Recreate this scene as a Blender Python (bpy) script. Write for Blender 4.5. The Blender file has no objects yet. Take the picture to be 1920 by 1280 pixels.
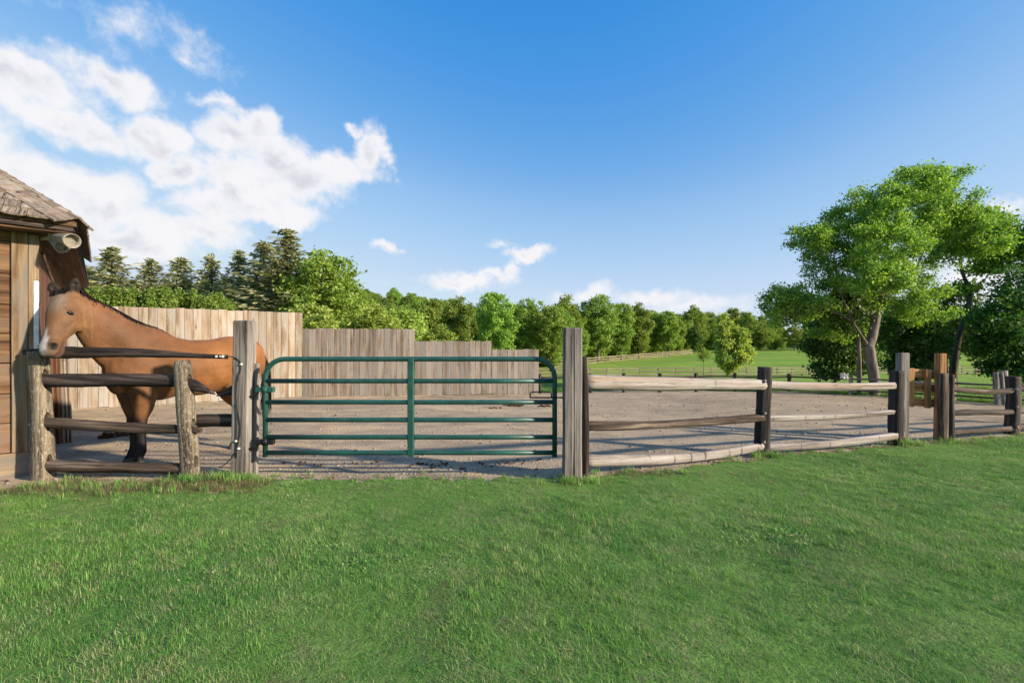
import bpy, bmesh, math, random
import numpy as np
from mathutils import Vector, Matrix

S = bpy.context.scene
COL = S.collection
F = 853.333          # focal length in photo pixels (16 mm on 36 mm, 1920 wide)
EYE = 1.5            # eye height in metres
HOR = 648.0          # photo row of the horizon

# ---------------------------------------------------------------- camera
cam_d = bpy.data.cameras.new('camera')
cam_d.lens = 16.0
cam_d.sensor_width = 36.0
cam_d.shift_y = 8.0 / 1920.0
cam_d.clip_start = 0.05
cam_d.clip_end = 3000.0
cam = bpy.data.objects.new('camera', cam_d)
COL.objects.link(cam)
cam.location = (0, 0, EYE)
cam.rotation_euler = (math.radians(90), 0, 0)
S.camera = cam

# ---------------------------------------------------------------- light
SUN_AZ = math.radians(112.0)     # clockwise from +Y (the view direction)
SUN_EL = math.radians(21.0)
SUN_STRENGTH = 4.1
SKY_STRENGTH = 0.12
EXPOSURE = 1.2
S.view_settings.view_transform = 'Standard'
S.view_settings.look = 'None'
S.view_settings.gamma = 1.0
S.view_settings.exposure = EXPOSURE
S.view_settings.use_curve_mapping = False
S.render.engine = 'CYCLES'
S.cycles.max_bounces = 4
S.cycles.diffuse_bounces = 2
S.cycles.glossy_bounces = 2
S.cycles.transmission_bounces = 2
S.cycles.transparent_max_bounces = 4
S.cycles.use_denoising = True
S.cycles.use_adaptive_sampling = True
S.cycles.adaptive_threshold = 0.015
S.cycles.adaptive_min_samples = 32
S.cycles.sample_clamp_indirect = 4.0

to_sun = Vector((math.cos(SUN_EL) * math.sin(SUN_AZ), math.cos(SUN_EL) * math.cos(SUN_AZ), math.sin(SUN_EL)))
sun_d = bpy.data.lights.new('sun', 'SUN')
sun_d.energy = SUN_STRENGTH
sun_d.angle = math.radians(2.0)
sun_d.color = (1.0, 0.84, 0.63)
sun = bpy.data.objects.new('sun', sun_d)
COL.objects.link(sun)
sun.rotation_euler = to_sun.to_track_quat('Z', 'Y').to_euler()
sun.location = (30, -10, 20)


# ---------------------------------------------------------------- node helpers
def nd(t, typ, props=None, **ins):
    n = t.nodes.new(typ)
    for k, v in (props or {}).items():
        setattr(n, k, v)
    for k, v in ins.items():
        key = int(k[1:]) if (k[0] == 'i' and k[1:].isdigit()) else k.replace('_', ' ')
        s = n.inputs[key]
        if isinstance(v, bpy.types.NodeSocket):
            t.links.new(v, s)
        elif isinstance(v, bpy.types.Node):
            t.links.new(v.outputs[0], s)
        else:
            s.default_value = v
    return n


def mth(t, op, a, b=None, c=None, clamp=False):
    n = t.nodes.new('ShaderNodeMath')
    n.operation = op
    n.use_clamp = clamp
    for i, v in enumerate((a, b, c)):
        if v is None:
            continue
        if isinstance(v, bpy.types.NodeSocket):
            t.links.new(v, n.inputs[i])
        else:
            n.inputs[i].default_value = v
    return n.outputs[0]


def vm(t, op, a, b=None, out=0):
    n = t.nodes.new('ShaderNodeVectorMath')
    n.operation = op
    for i, v in enumerate((a, b)):
        if v is None:
            continue
        if isinstance(v, bpy.types.NodeSocket):
            t.links.new(v, n.inputs[i])
        else:
            n.inputs[i].default_value = v
    return n.outputs[out]


def mixc(t, fac, a, b, mode='MIX'):
    n = t.nodes.new('ShaderNodeMix')
    n.data_type = 'RGBA'
    n.blend_type = mode
    for s, v in ((n.inputs[0], fac), (n.inputs[6], a), (n.inputs[7], b)):
        if isinstance(v, bpy.types.NodeSocket):
            t.links.new(v, s)
        elif s.type == 'RGBA':
            s.default_value = (v[0], v[1], v[2], 1)
        else:
            s.default_value = v
    return n.outputs[2]


def ramp(t, fac, stops, interp='LINEAR'):
    n = t.nodes.new('ShaderNodeValToRGB')
    n.color_ramp.interpolation = interp
    e = n.color_ramp.elements
    while len(e) < len(stops):
        e.new(0.5)
    for i, (p, c) in enumerate(stops):
        e[i].position = p
        e[i].color = (c, c, c, 1) if isinstance(c, (int, float)) else (c[0], c[1], c[2], 1)
    t.links.new(fac, n.inputs[0])
    return n.outputs[0]


def maprange(t, v, a, b, c=0.0, d=1.0, smooth=True):
    n = t.nodes.new('ShaderNodeMapRange')
    n.interpolation_type = 'SMOOTHSTEP' if smooth else 'LINEAR'
    t.links.new(v, n.inputs[0])
    for i, x in enumerate((a, b, c, d)):
        n.inputs[i + 1].default_value = x
    return n.outputs[0]


def noise(t, vec, scale, detail=4, rough=0.55, dim='3D', w=None, out=0):
    n = t.nodes.new('ShaderNodeTexNoise')
    n.noise_dimensions = dim
    t.links.new(vec, n.inputs['Vector'])
    n.inputs['Scale'].default_value = scale
    n.inputs['Detail'].default_value = detail
    n.inputs['Roughness'].default_value = rough
    if w is not None:
        t.links.new(w, n.inputs['W'])
    return n.outputs[out]


def new_mat(name):
    m = bpy.data.materials.new(name)
    m.use_nodes = True
    t = m.node_tree
    b = t.nodes['Principled BSDF']
    b.inputs['Roughness'].default_value = 0.85
    b.inputs['Specular IOR Level'].default_value = 0.25
    return m, t, b


# ---------------------------------------------------------------- world: sky with clouds
W = bpy.data.worlds.new('World')
S.world = W
W.use_nodes = True
wt = W.node_tree
bg = wt.nodes['Background']
sky = wt.nodes.new('ShaderNodeTexSky')
sky.sky_type = 'NISHITA'
sky.sun_disc = False
sky.sun_elevation = SUN_EL
sky.sun_rotation = SUN_AZ
sky.altitude = 200
sky.air_density = 1.0
sky.dust_density = 0.3
sky.ozone_density = 2.0
wdir = wt.nodes.new('ShaderNodeTexCoord').outputs['Generated']
sep = nd(wt, 'ShaderNodeSeparateXYZ', None, i0=wdir)
az = mth(wt, 'ARCTAN2', sep.outputs[0], sep.outputs[1])
el = mth(wt, 'ARCSINE', sep.outputs[2])
azel = nd(wt, 'ShaderNodeCombineXYZ', None, i0=az, i1=el).outputs[0]
warp = noise(wt, wdir, 7.0, 4, 0.6, out=1)
warp2 = noise(wt, wdir, 30.0, 3, 0.6, out=1)
azw = vm(wt, 'ADD', azel, vm(wt, 'MULTIPLY', vm(wt, 'SUBTRACT', warp, (0.5, 0.5, 0.5)), (0.13, 0.09, 0)))
azw = vm(wt, 'ADD', azw, vm(wt, 'MULTIPLY', vm(wt, 'SUBTRACT', warp2, (0.5, 0.5, 0.5)), (0.035, 0.03, 0)))
# cumulus banks: centre and radius (as they stand over the landscape, photo pixels turned into azimuth and elevation), weight
CLOUDS = [
    (40, 150, 150, 42, 1.0), (190, 150, 130, 38, 0.85), (90, 215, 120, 42, 1.0), (285, 262, 75, 42, 1.0), (180, 245, 90, 34, 0.8),
    (60, 325, 150, 50, 0.95), (190, 375, 110, 60, 0.95), (90, 420, 170, 60, 1.0), (430, 265, 75, 50, 1.05), (480, 240, 55, 40, 1.0),
    (525, 300, 85, 48, 1.1), (470, 350, 120, 55, 1.1), (570, 335, 90, 50, 1.05), (645, 315, 70, 32, 0.95), (690, 278, 36, 38, 0.95),
    (665, 248, 22, 14, 0.8), (530, 390, 90, 34, 1.0), (360, 432, 140, 38, 0.95), (250, 460, 150, 34, 1.0), (340, 330, 65, 28, 0.9),
    (400, 390, 80, 40, 1.0), (-120, 260, 160, 90, 1.0), (-260, 380, 200, 80, 1.0),
    (988, 478, 40, 13, 0.75), (870, 528, 75, 18, 0.8), (925, 515, 50, 13, 0.75), (960, 506, 20, 11, 0.6), (716, 464, 26, 8, 0.45),
    (940, 462, 30, 8, 0.35), (1090, 556, 60, 14, 0.40), (1230, 560, 60, 14, 0.48), (1290, 575, 90, 16, 0.40), (1890, 385, 70, 16, 0.4),
    (1830, 500, 130, 70, 0.55), (2050, 460, 200, 70, 0.6), (240, 45, 140, 30, 0.22), (330, 95, 50, 16, 0.24), (395, 185, 55, 13, 0.36),
    (440, 205, 45, 14, 0.4),
]
acc = None
for (cx, cy, rx, ry, wgt) in CLOUDS:
    dx, dz = (cx - 960) / F, (HOR - cy) / F
    a0 = math.atan2(dx, 1.0)
    e0 = math.atan2(dz, math.hypot(1.0, dx))
    ra = rx / F * math.cos(a0) ** 2 * 1.15
    re = ry / F * math.cos(a0) * math.cos(e0) * 1.15
    d = vm(wt, 'MULTIPLY', vm(wt, 'SUBTRACT', azw, (a0, e0, 0)), (1 / ra, 1 / re, 0))
    ln = vm(wt, 'LENGTH', d, out=1)
    v = mth(wt, 'MULTIPLY_ADD', ln, -wgt, wgt)
    if acc is None:
        acc = v
    else:
        acc = mth(wt, 'SMOOTH_MAX', acc, v, 0.25)
# scattered clouds outside the view, cover raised to lift the ambient light
gen = noise(wt, wdir, 3.2, 6, 0.55)
gen = maprange(wt, gen, 0.46, 0.66, -1.0, 0.9)
outside = maprange(wt, mth(wt, 'ABSOLUTE', az), 0.95, 1.25)
genv = mth(wt, 'ADD', mth(wt, 'MULTIPLY', mth(wt, 'ADD', gen, 1.5), outside), -1.5)
acc = mth(wt, 'MAXIMUM', acc, genv)
fb = noise(wt, wdir, 13.0, 7, 0.62)
fb2 = noise(wt, wdir, 4.0, 5, 0.6)
dens = mth(wt, 'ADD', acc, mth(wt, 'MULTIPLY_ADD', fb, 1.5, -0.78))
dens = mth(wt, 'ADD', dens, mth(wt, 'MULTIPLY_ADD', fb2, 0.5, -0.25))
alpha = maprange(wt, dens, -0.14, 0.50)
alpha = mth(wt, 'MULTIPLY', alpha, maprange(wt, el, 0.0, 0.05))
thick = maprange(wt, dens, 0.30, 0.85)
fb3 = noise(wt, vm(wt, 'ADD', wdir, (0.016, 0.0, 0.030)), 13.0, 4, 0.58)     # the same billows a little nearer the sun
shade = mth(wt, 'MULTIPLY', thick, maprange(wt, mth(wt, 'SUBTRACT', fb3, fb), -0.09, 0.16))
cloud_col = mixc(wt, shade, (0.90, 0.89, 0.91), (0.66, 0.67, 0.72))
K = SKY_STRENGTH * 2 ** EXPOSURE        # what one unit of sky becomes in the picture
skyr = vm(wt, 'MULTIPLY', sky.outputs[0], (0.2018, 0.2018, 0.2018))
skyc = vm(wt, 'MINIMUM', skyr, (1, 1, 1))
glow = vm(wt, 'MAXIMUM', vm(wt, 'SUBTRACT', skyr, (1, 1, 1)), (0, 0, 0))     # brightness near the sun, let in only out of view to lift the fill
glow = vm(wt, 'MULTIPLY', glow, nd(wt, 'ShaderNodeCombineXYZ', None, i0=maprange(wt, mth(wt, 'ABSOLUTE', az), 0.9, 1.3), i1=maprange(wt, mth(wt, 'ABSOLUTE', az), 0.9, 1.3), i2=maprange(wt, mth(wt, 'ABSOLUTE', az), 0.9, 1.3)).outputs[0])
cv = wt.nodes.new('ShaderNodeRGBCurve')  # a clearer, deeper blue air than the model's default
for ch, pts in enumerate((
        [(0, 0), (0.10, 0.008), (0.135, 0.035), (0.215, 0.138), (0.335, 0.342), (0.70, 0.60), (1, 0.66)],
        [(0, 0), (0.245, 0.27), (0.38, 0.402), (0.565, 0.578), (0.98, 0.75), (1, 0.76)],
        [(0, 0), (0.2, 0.45), (0.462, 0.73), (0.659, 0.807), (0.855, 0.875), (1, 0.905)])):
    c = cv.mapping.curves[ch]
    c.points[0].location = pts[0]
    c.points[1].location = pts[-1]
    for q in pts[1:-1]:
        c.points.new(*q)
cv.mapping.update()
wt.links.new(skyc, cv.inputs[1])
skyd = vm(wt, 'MULTIPLY', vm(wt, 'ADD', cv.outputs[0], glow), (1 / K, 1 / K, 1 / K))
CLOUD_GAIN = 1.05 / K
cl = vm(wt, 'MULTIPLY', cloud_col, (CLOUD_GAIN, CLOUD_GAIN, CLOUD_GAIN))
final = mixc(wt, mth(wt, 'MULTIPLY', alpha, 0.96), skyd, cl)
wt.links.new(final, bg.inputs[0])
bg.inputs[1].default_value = SKY_STRENGTH
W.cycles.sampling_method = 'MANUAL'
W.cycles.sample_map_resolution = 256


# ================================================================ object helpers
def at(px, py, Y):
    """World point that the photograph shows at pixel (px, py), Y metres in front of the camera."""
    return Vector(((px - 960) / F * Y, Y, EYE - (py - HOR) / F * Y))


def gd(px, py):
    """World point of level ground under photograph pixel (px, py)."""
    Y = EYE * F / (py - HOR)
    return Vector(((px - 960) / F * Y, Y, 0.0))


def tag(o, label=None, cat=None, group=None, kind=None):
    for k, v in (('label', label), ('category', cat), ('group', group), ('kind', kind)):
        if v:
            o[k] = v
    return o


def thing(name, loc, label, cat, group=None):
    o = bpy.data.objects.new(name, None)
    o.empty_display_size = 0.1
    COL.objects.link(o)
    o.location = loc
    tag(o, label, cat, group)
    bpy.context.evaluated_depsgraph_get  # no-op, keeps order explicit
    return o


WM = {}       # world matrices of the objects we place (depsgraph free)


def put(name, mesh, mat, parent=None, mw=None):
    """Link a mesh object; mw is its world matrix, the parent chain is un-rotated and un-scaled or known in WM."""
    o = bpy.data.objects.new(name, mesh)
    COL.objects.link(o)
    if mat is not None and not mesh.materials:
        mesh.materials.append(mat)
    mw = mw if mw is not None else Matrix.Identity(4)
    WM[o] = mw.copy()
    if parent is not None:
        o.parent = parent
        pm = WM.get(parent)
        if pm is None:
            pm = Matrix.Translation(parent.location)
        o.matrix_basis = pm.inverted() @ mw
    else:
        o.matrix_basis = mw
    return o


def mesh_np(name, v, faces_flat, fsize, smooth=False):
    """Mesh from numpy arrays: v (n,3), faces (m,fsize)."""
    me = bpy.data.meshes.new(name)
    v = np.asarray(v, dtype=np.float32)
    f = np.asarray(faces_flat, dtype=np.int32).reshape(-1, fsize)
    me.vertices.add(len(v))
    me.vertices.foreach_set('co', v.ravel())
    me.loops.add(f.size)
    me.loops.foreach_set('vertex_index', f.ravel())
    me.polygons.add(len(f))
    me.polygons.foreach_set('loop_start', np.arange(0, f.size, fsize, dtype=np.int32))
    me.update(calc_edges=True)
    if smooth:
        me.polygons.foreach_set('use_smooth', np.ones(len(f), dtype=bool))
    return me


def bm_mesh(name, bm, smooth=False):
    me = bpy.data.meshes.new(name)
    bm.normal_update()
    bm.to_mesh(me)
    bm.free()
    if smooth:
        for p in me.polygons:
            p.use_smooth = True
    return me


def frame(p0, p1, roll=0.0):
    """World matrix with local X from p0 towards p1 (origin p0)."""
    p0, p1 = Vector(p0), Vector(p1)
    x = (p1 - p0).normalized()
    ref = Vector((0, 0, 1)) if abs(x.z) < 0.9 else Vector((0, 1, 0))
    z = (ref - x * ref.dot(x)).normalized()
    y = z.cross(x)
    m = Matrix((x, y, z)).transposed().to_4x4()
    m.translation = p0
    if roll:
        m = m @ Matrix.Rotation(roll, 4, 'X')
    return m


def box_mesh(name, L, w, h, bev=0.006, warp=0.0, seed=0, seg=1):
    """A sawn piece along local X (0..L), w across local Y, h across local Z, edges eased."""
    rng = random.Random(seed)
    bm = bmesh.new()
    bmesh.ops.create_cube(bm, size=1.0)
    for v in bm.verts:
        v.co = Vector(((v.co.x + 0.5) * L, v.co.y * w, v.co.z * h))
    if seg > 1:
        es = [e for e in bm.edges if abs(e.verts[0].co.x - e.verts[1].co.x) > L * 0.5]
        bmesh.ops.subdivide_edges(bm, edges=es, cuts=seg - 1, use_grid_fill=True)
    if bev > 0:
        es = [e for e in bm.edges if e.calc_face_angle(0) > 0.5]
        bmesh.ops.bevel(bm, geom=es, offset=bev, segments=1, affect='EDGES')
    if warp:
        a, b, p = rng.uniform(-1, 1), rng.uniform(-1, 1), rng.uniform(0, 6)
        for v in bm.verts:
            t = v.co.x / L
            v.co.y += warp * a * math.sin(t * 3.1 + p) + warp * .3 * math.sin(t * 11 + p)
            v.co.z += warp * b * math.sin(t * 2.6 + p * 2)
    return bm_mesh(name, bm)


def log_mesh(name, L, w, h, seed=0, nseg=26, nside=12, sq=2.6, rough=0.06, bend=(0, 0), taper=(1, 1), tip=None, facet=0.12, curve=None):
    """A split or round log along local X: superellipse section, facets that run along the grain, hand-hewn unevenness."""
    rng = np.random.RandomState(seed)
    th = np.linspace(0, 2 * np.pi, nside, endpoint=False) + (rng.uniform(0, 0.3) if sq < 3.3 else 0.0)
    fac = 1 + rng.uniform(-facet, facet, nside)
    ts = np.linspace(0, 1, nseg + 1)
    ph = rng.uniform(0, 6.28, 8)
    V = []
    for t in ts:
        k = taper[0] + (taper[1] - taper[0]) * t
        lo = 1 + rough * (0.6 * math.sin(t * 7 + ph[0]) + 0.4 * math.sin(t * 17 + ph[1]))
        hi = 1 + rough * (0.6 * math.sin(t * 6 + ph[2]) + 0.4 * math.sin(t * 15 + ph[3]))
        if tip:
            for end, amount in tip:
                d = t if end == 0 else 1 - t
                if d < amount[0]:
                    q = d / amount[0]
                    lo *= amount[1] + (1 - amount[1]) * q
                    hi *= amount[1] + (1 - amount[1]) * q
        c, s = np.cos(th), np.sin(th)
        r = (np.abs(c) ** sq + np.abs(s) ** sq) ** (-1 / sq) * fac * (1 + rng.uniform(-rough, rough, nside) * 0.35)
        oy = bend[0] * math.sin(math.pi * t) + rough * w * 0.5 * math.sin(t * 5 + ph[4])
        oz = bend[1] * math.sin(math.pi * t) + rough * h * 0.5 * math.sin(t * 6 + ph[5])
        if curve:
            oz += np.interp(t, curve[0], curve[1])
        V.append(np.stack([np.full(nside, t * L), oy + r * c * w / 2 * k * lo, oz + r * s * h / 2 * k * hi], 1))
    V = np.concatenate(V)
    bm = bmesh.new()
    vs = [bm.verts.new(p) for p in V]
    for i in range(nseg):
        for j in range(nside):
            a, b = i * nside + j, i * nside + (j + 1) % nside
            f = bm.faces.new((vs[a], vs[a + nside], vs[b + nside], vs[b]))
            f.smooth = True
    bm.faces.new([vs[j] for j in range(nside)])
    bm.faces.new([vs[nseg * nside + j] for j in range(nside - 1, -1, -1)])
    bmesh.ops.recalc_face_normals(bm, faces=bm.faces)
    return bm_mesh(name, bm)


def tube_mesh(name, pts, r, nside=10, caps=True, radii=None):
    """Round bar through pts (world or local), constant or given radii."""
    pts = [Vector(p) for p in pts]
    n = len(pts)
    V, Fc = [], []
    prev = None
    for i, p in enumerate(pts):
        d = (pts[min(i + 1, n - 1)] - pts[max(i - 1, 0)]).normalized()
        if prev is None:
            a = d.orthogonal().normalized()
        else:
            a = (prev - d * prev.dot(d)).normalized()
        prev = a
        b = d.cross(a)
        rr = radii[i] if radii else r
        for j in range(nside):
            q = 2 * math.pi * j / nside
            V.append(p + (a * math.cos(q) + b * math.sin(q)) * rr)
    for i in range(n - 1):
        for j in range(nside):
            k, l = i * nside + j, i * nside + (j + 1) % nside
            Fc.append((k, l, l + nside, k + nside))
    me = bpy.data.meshes.new(name)
    cp = [tuple(range(nside - 1, -1, -1)), tuple(range((n - 1) * nside, n * nside))] if caps else []
    me.from_pydata([tuple(v) for v in V], [], Fc + cp)
    for p in me.polygons:
        p.use_smooth = len(p.vertices) == 4
    return me


def cut(mesh, cutters):
    """Boolean difference of a mesh by cutter meshes (in the same local space)."""
    o = bpy.data.objects.new('cut_tmp', mesh)
    COL.objects.link(o)
    tmp = []
    for c in cutters:
        co = bpy.data.objects.new('cut_tool', c)
        COL.objects.link(co)
        tmp.append(co)
        md = o.modifiers.new('b', 'BOOLEAN')
        md.operation = 'DIFFERENCE'
        md.solver = 'EXACT'
        md.object = co
    bpy.context.view_layer.update()
    dg = bpy.context.evaluated_depsgraph_get()
    me = bpy.data.meshes.new_from_object(o.evaluated_get(dg))
    bpy.data.objects.remove(o)
    for c in tmp:
        bpy.data.objects.remove(c)
    return me


# ================================================================ materials
def wood(name, dark, mid, light, grain=26.0, along=0.9, bump=0.35, cracks=0.55, grey=None, warm=None, vary=0.25, knots=False, moss=None, checks=False):
    m, t, b = new_mat(name)
    tc = t.nodes.new('ShaderNodeTexCoord').outputs['Object']
    rnd = t.nodes.new('ShaderNodeObjectInfo').outputs['Random']
    off = nd(t, 'ShaderNodeCombineXYZ', None, i0=mth(t, 'MULTIPLY', rnd, 31.7), i1=mth(t, 'MULTIPLY', rnd, 17.3), i2=mth(t, 'MULTIPLY', rnd, 9.1)).outputs[0]
    p = vm(t, 'ADD', tc, off)
    wob = vm(t, 'MULTIPLY', vm(t, 'SUBTRACT', noise(t, vm(t, 'MULTIPLY', p, (1.6, 1.6, 1.6)), 1.0, 2, out=1), (0.5, 0.5, 0.5)), (0.0, 0.05, 0.05))
    p2 = vm(t, 'ADD', p, wob)
    g1 = noise(t, vm(t, 'MULTIPLY', p2, (along, grain, grain)), 1.0, 5, 0.6)
    g2 = noise(t, vm(t, 'MULTIPLY', p2, (along * 0.5, grain * 2.6, grain * 2.6)), 1.0, 3, 0.6)
    br = noise(t, vm(t, 'MULTIPLY', p, (1.0, 5.0, 5.0)), 1.0, 4, 0.6)
    f = mth(t, 'ADD', mth(t, 'MULTIPLY', g1, 0.62), mth(t, 'MULTIPLY', br, 0.38))
    col = ramp(t, f, [(0.37, dark), (0.49, mid), (0.63, light)])
    if grey:
        col = mixc(t, maprange(t, br, 0.42, 0.62), col, grey)
    if warm:
        wn = noise(t, vm(t, 'MULTIPLY', p, (0.35, 9.0, 9.0)), 1.0, 2, 0.5)
        col = mixc(t, maprange(t, wn, 0.56, 0.66), col, warm)
    hgt = mth(t, 'ADD', g1, mth(t, 'MULTIPLY', g2, 0.5))
    if knots:
        vo = nd(t, 'ShaderNodeTexVoronoi', {'feature': 'F1', 'voronoi_dimensions': '3D'}, Vector=vm(t, 'MULTIPLY', p2, (1.9, 6.0, 6.0)), Scale=1.0, Randomness=1.0)
        kd = vo.outputs['Distance']
        kc = nd(t, 'ShaderNodeSeparateXYZ', None, i0=vo.outputs['Color']).outputs[0]
        pick = maprange(t, kc, 0.60, 0.62)
        ring = mth(t, 'MULTIPLY', maprange(t, kd, 0.17, 0.05), pick)
        col = mixc(t, mth(t, 'MULTIPLY', ring, 0.8), col, (dark[0] * 0.55, dark[1] * 0.45, dark[2] * 0.4))
    if checks:
        cn = noise(t, vm(t, 'MULTIPLY', p, (14.0, 2.5, 2.5)), 1.0, 2, 0.5)
        col = mixc(t, mth(t, 'MULTIPLY', maprange(t, cn, 0.64, 0.70), 0.75), col, (dark[0] * 0.35, dark[1] * 0.33, dark[2] * 0.33))
        col = mixc(t, mth(t, 'MULTIPLY', maprange(t, noise(t, p, 3.0, 4, 0.7), 0.5, 0.7), 0.35), col, (0.20, 0.185, 0.17))
    ck = maprange(t, g2, 0.40, 0.31)
    col = mixc(t, mth(t, 'MULTIPLY', ck, cracks), col, (dark[0] * 0.3, dark[1] * 0.28, dark[2] * 0.27))
    if moss:
        mn = noise(t, vm(t, 'MULTIPLY', p, (22, 55, 55)), 1.0, 4, 0.75)
        col = mixc(t, mth(t, 'MULTIPLY', maprange(t, mn, 0.52, 0.66), 0.75), col, moss)
    val = mth(t, 'MULTIPLY_ADD', rnd, 2 * vary, 1 - vary)
    col = mixc(t, 1.0, col, nd(t, 'ShaderNodeCombineXYZ', None, i0=val, i1=val, i2=val).outputs[0], 'MULTIPLY')
    t.links.new(col, b.inputs['Base Color'])
    bp = nd(t, 'ShaderNodeBump', None, Strength=bump, Distance=0.012, Height=mth(t, 'SUBTRACT', hgt, mth(t, 'MULTIPLY', ck, 0.6)))
    t.links.new(bp.outputs[0], b.inputs['Normal'])
    return m


M = {}
M['post_grey'] = wood('weathered_grey_timber', (0.05, 0.043, 0.037), (0.165, 0.15, 0.138), (0.28, 0.255, 0.235), warm=(0.25, 0.135, 0.06), cracks=0.9, bump=0.6)
M['post_lichen'] = wood('lichened_cedar', (0.035, 0.027, 0.019), (0.105, 0.085, 0.06), (0.20, 0.17, 0.125), moss=(0.30, 0.28, 0.235), bump=0.9)
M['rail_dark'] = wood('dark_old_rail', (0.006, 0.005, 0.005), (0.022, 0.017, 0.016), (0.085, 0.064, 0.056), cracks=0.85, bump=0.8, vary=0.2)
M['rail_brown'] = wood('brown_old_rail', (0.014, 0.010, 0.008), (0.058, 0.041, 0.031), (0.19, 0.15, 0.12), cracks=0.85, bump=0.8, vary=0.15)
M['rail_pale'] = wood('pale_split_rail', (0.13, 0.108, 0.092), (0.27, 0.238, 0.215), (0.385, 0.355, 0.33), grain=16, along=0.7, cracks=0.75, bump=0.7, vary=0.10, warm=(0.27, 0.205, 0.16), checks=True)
M['post_black'] = wood('blackened_post', (0.010, 0.009, 0.009), (0.028, 0.024, 0.024), (0.075, 0.062, 0.056), cracks=0.5, bump=0.6, warm=(0.10, 0.055, 0.035), vary=0.1)
M['post_orange'] = wood('orange_brown_timber', (0.10, 0.045, 0.016), (0.27, 0.13, 0.05), (0.42, 0.235, 0.11), cracks=0.5, bump=0.3, vary=0.12)
M['board'] = wood('cedar_board', (0.165, 0.115, 0.075), (0.30, 0.235, 0.17), (0.385, 0.325, 0.255), grain=11, along=0.3, cracks=0.35, bump=0.25, knots=True, vary=0.20, grey=(0.32, 0.295, 0.27))
M['board_grey'] = wood('weathered_low_sun_board', (0.12, 0.09, 0.065), (0.235, 0.195, 0.16), (0.315, 0.275, 0.235), grain=11, along=0.3, cracks=0.4, bump=0.25, knots=True, vary=0.20, grey=(0.25, 0.228, 0.205))  # weathered grey; weaker sun on the lower steps is also put into its tone
M['barn_board'] = wood('barn_board', (0.05, 0.024, 0.013), (0.15, 0.08, 0.042), (0.26, 0.16, 0.092), grain=18, along=0.5, cracks=0.5, bump=0.4, knots=True, vary=0.2, grey=(0.15, 0.10, 0.07))
M['barn_trim'] = wood('barn_trim', (0.10, 0.062, 0.034), (0.235, 0.165, 0.10), (0.34, 0.26, 0.175), grain=16, along=0.5, cracks=0.4, bump=0.35, vary=0.1, grey=(0.16, 0.14, 0.12))
M['barn_red'] = wood('red_brown_board', (0.045, 0.019, 0.012), (0.11, 0.05, 0.03), (0.19, 0.10, 0.062), grain=18, cracks=0.5, vary=0.15)
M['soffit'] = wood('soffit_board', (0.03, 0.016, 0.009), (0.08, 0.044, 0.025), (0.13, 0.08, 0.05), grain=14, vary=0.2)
M['shingle'] = wood('cedar_shingle', (0.075, 0.058, 0.045), (0.19, 0.155, 0.125), (0.30, 0.265, 0.225), grain=34, along=1.5, cracks=0.9, bump=0.6, vary=0.22)
M['field_rail'] = wood('field_fence_timber', (0.12, 0.09, 0.06), (0.24, 0.19, 0.14), (0.34, 0.28, 0.22), grain=12, vary=0.15)


def plain(name, col, rough=0.5, metal=0.0, spec=0.5, var=0.15, scale=30.0, bump=0.0):
    m, t, b = new_mat(name)
    tc = t.nodes.new('ShaderNodeTexCoord').outputs['Object']
    n = noise(t, tc, scale, 4, 0.6)
    c = mixc(t, maprange(t, n, 0.3, 0.7), [x * (1 - var) for x in col], [min(1, x * (1 + var)) for x in col])
    t.links.new(c, b.inputs['Base Color'])
    b.inputs['Roughness'].default_value = rough
    b.inputs['Metallic'].default_value = metal
    b.inputs['Specular IOR Level'].default_value = spec
    if bump:
        bp = nd(t, 'ShaderNodeBump', None, Strength=bump, Distance=0.004, Height=n)
        t.links.new(bp.outputs[0], b.inputs['Normal'])
    return m


def gate_paint():
    m, t, b = new_mat('green_gate_enamel')
    tc = t.nodes.new('ShaderNodeTexCoord').outputs['Object']
    n = noise(t, tc, 9.0, 5, 0.65)
    n2 = noise(t, tc, 75.0, 2, 0.6)
    c = mixc(t, maprange(t, n, 0.35, 0.7), (0.006, 0.052, 0.044), (0.011, 0.078, 0.062))
    c = mixc(t, mth(t, 'MULTIPLY', maprange(t, n2, 0.66, 0.74), 0.5), c, (0.22, 0.25, 0.23))
    c = mixc(t, mth(t, 'MULTIPLY', maprange(t, noise(t, tc, 3.0, 5, 0.7), 0.5, 0.75), 0.35), c, (0.10, 0.10, 0.08))
    t.links.new(c, b.inputs['Base Color'])
    b.inputs['Roughness'].default_value = 0.42
    b.inputs['Specular IOR Level'].default_value = 0.5
    return m


M['gate'] = gate_paint()
M['iron'] = plain('black_iron', (0.02, 0.02, 0.022), 0.5, 0.6)
M['cable'] = plain('black_cable', (0.012, 0.011, 0.011), 0.5)
M['white_plastic'] = plain('white_plastic', (0.75, 0.72, 0.66), 0.45)
M['white_paint'] = plain('chipped_white_paint', (0.70, 0.74, 0.78), 0.6, var=0.25, scale=14, bump=0.4)
M['lamp_metal'] = plain('grey_lamp_enamel', (0.24, 0.215, 0.18), 0.45, var=0.2)
M['lens'] = plain('lamp_lens', (0.20, 0.19, 0.155), 0.25)


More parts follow.
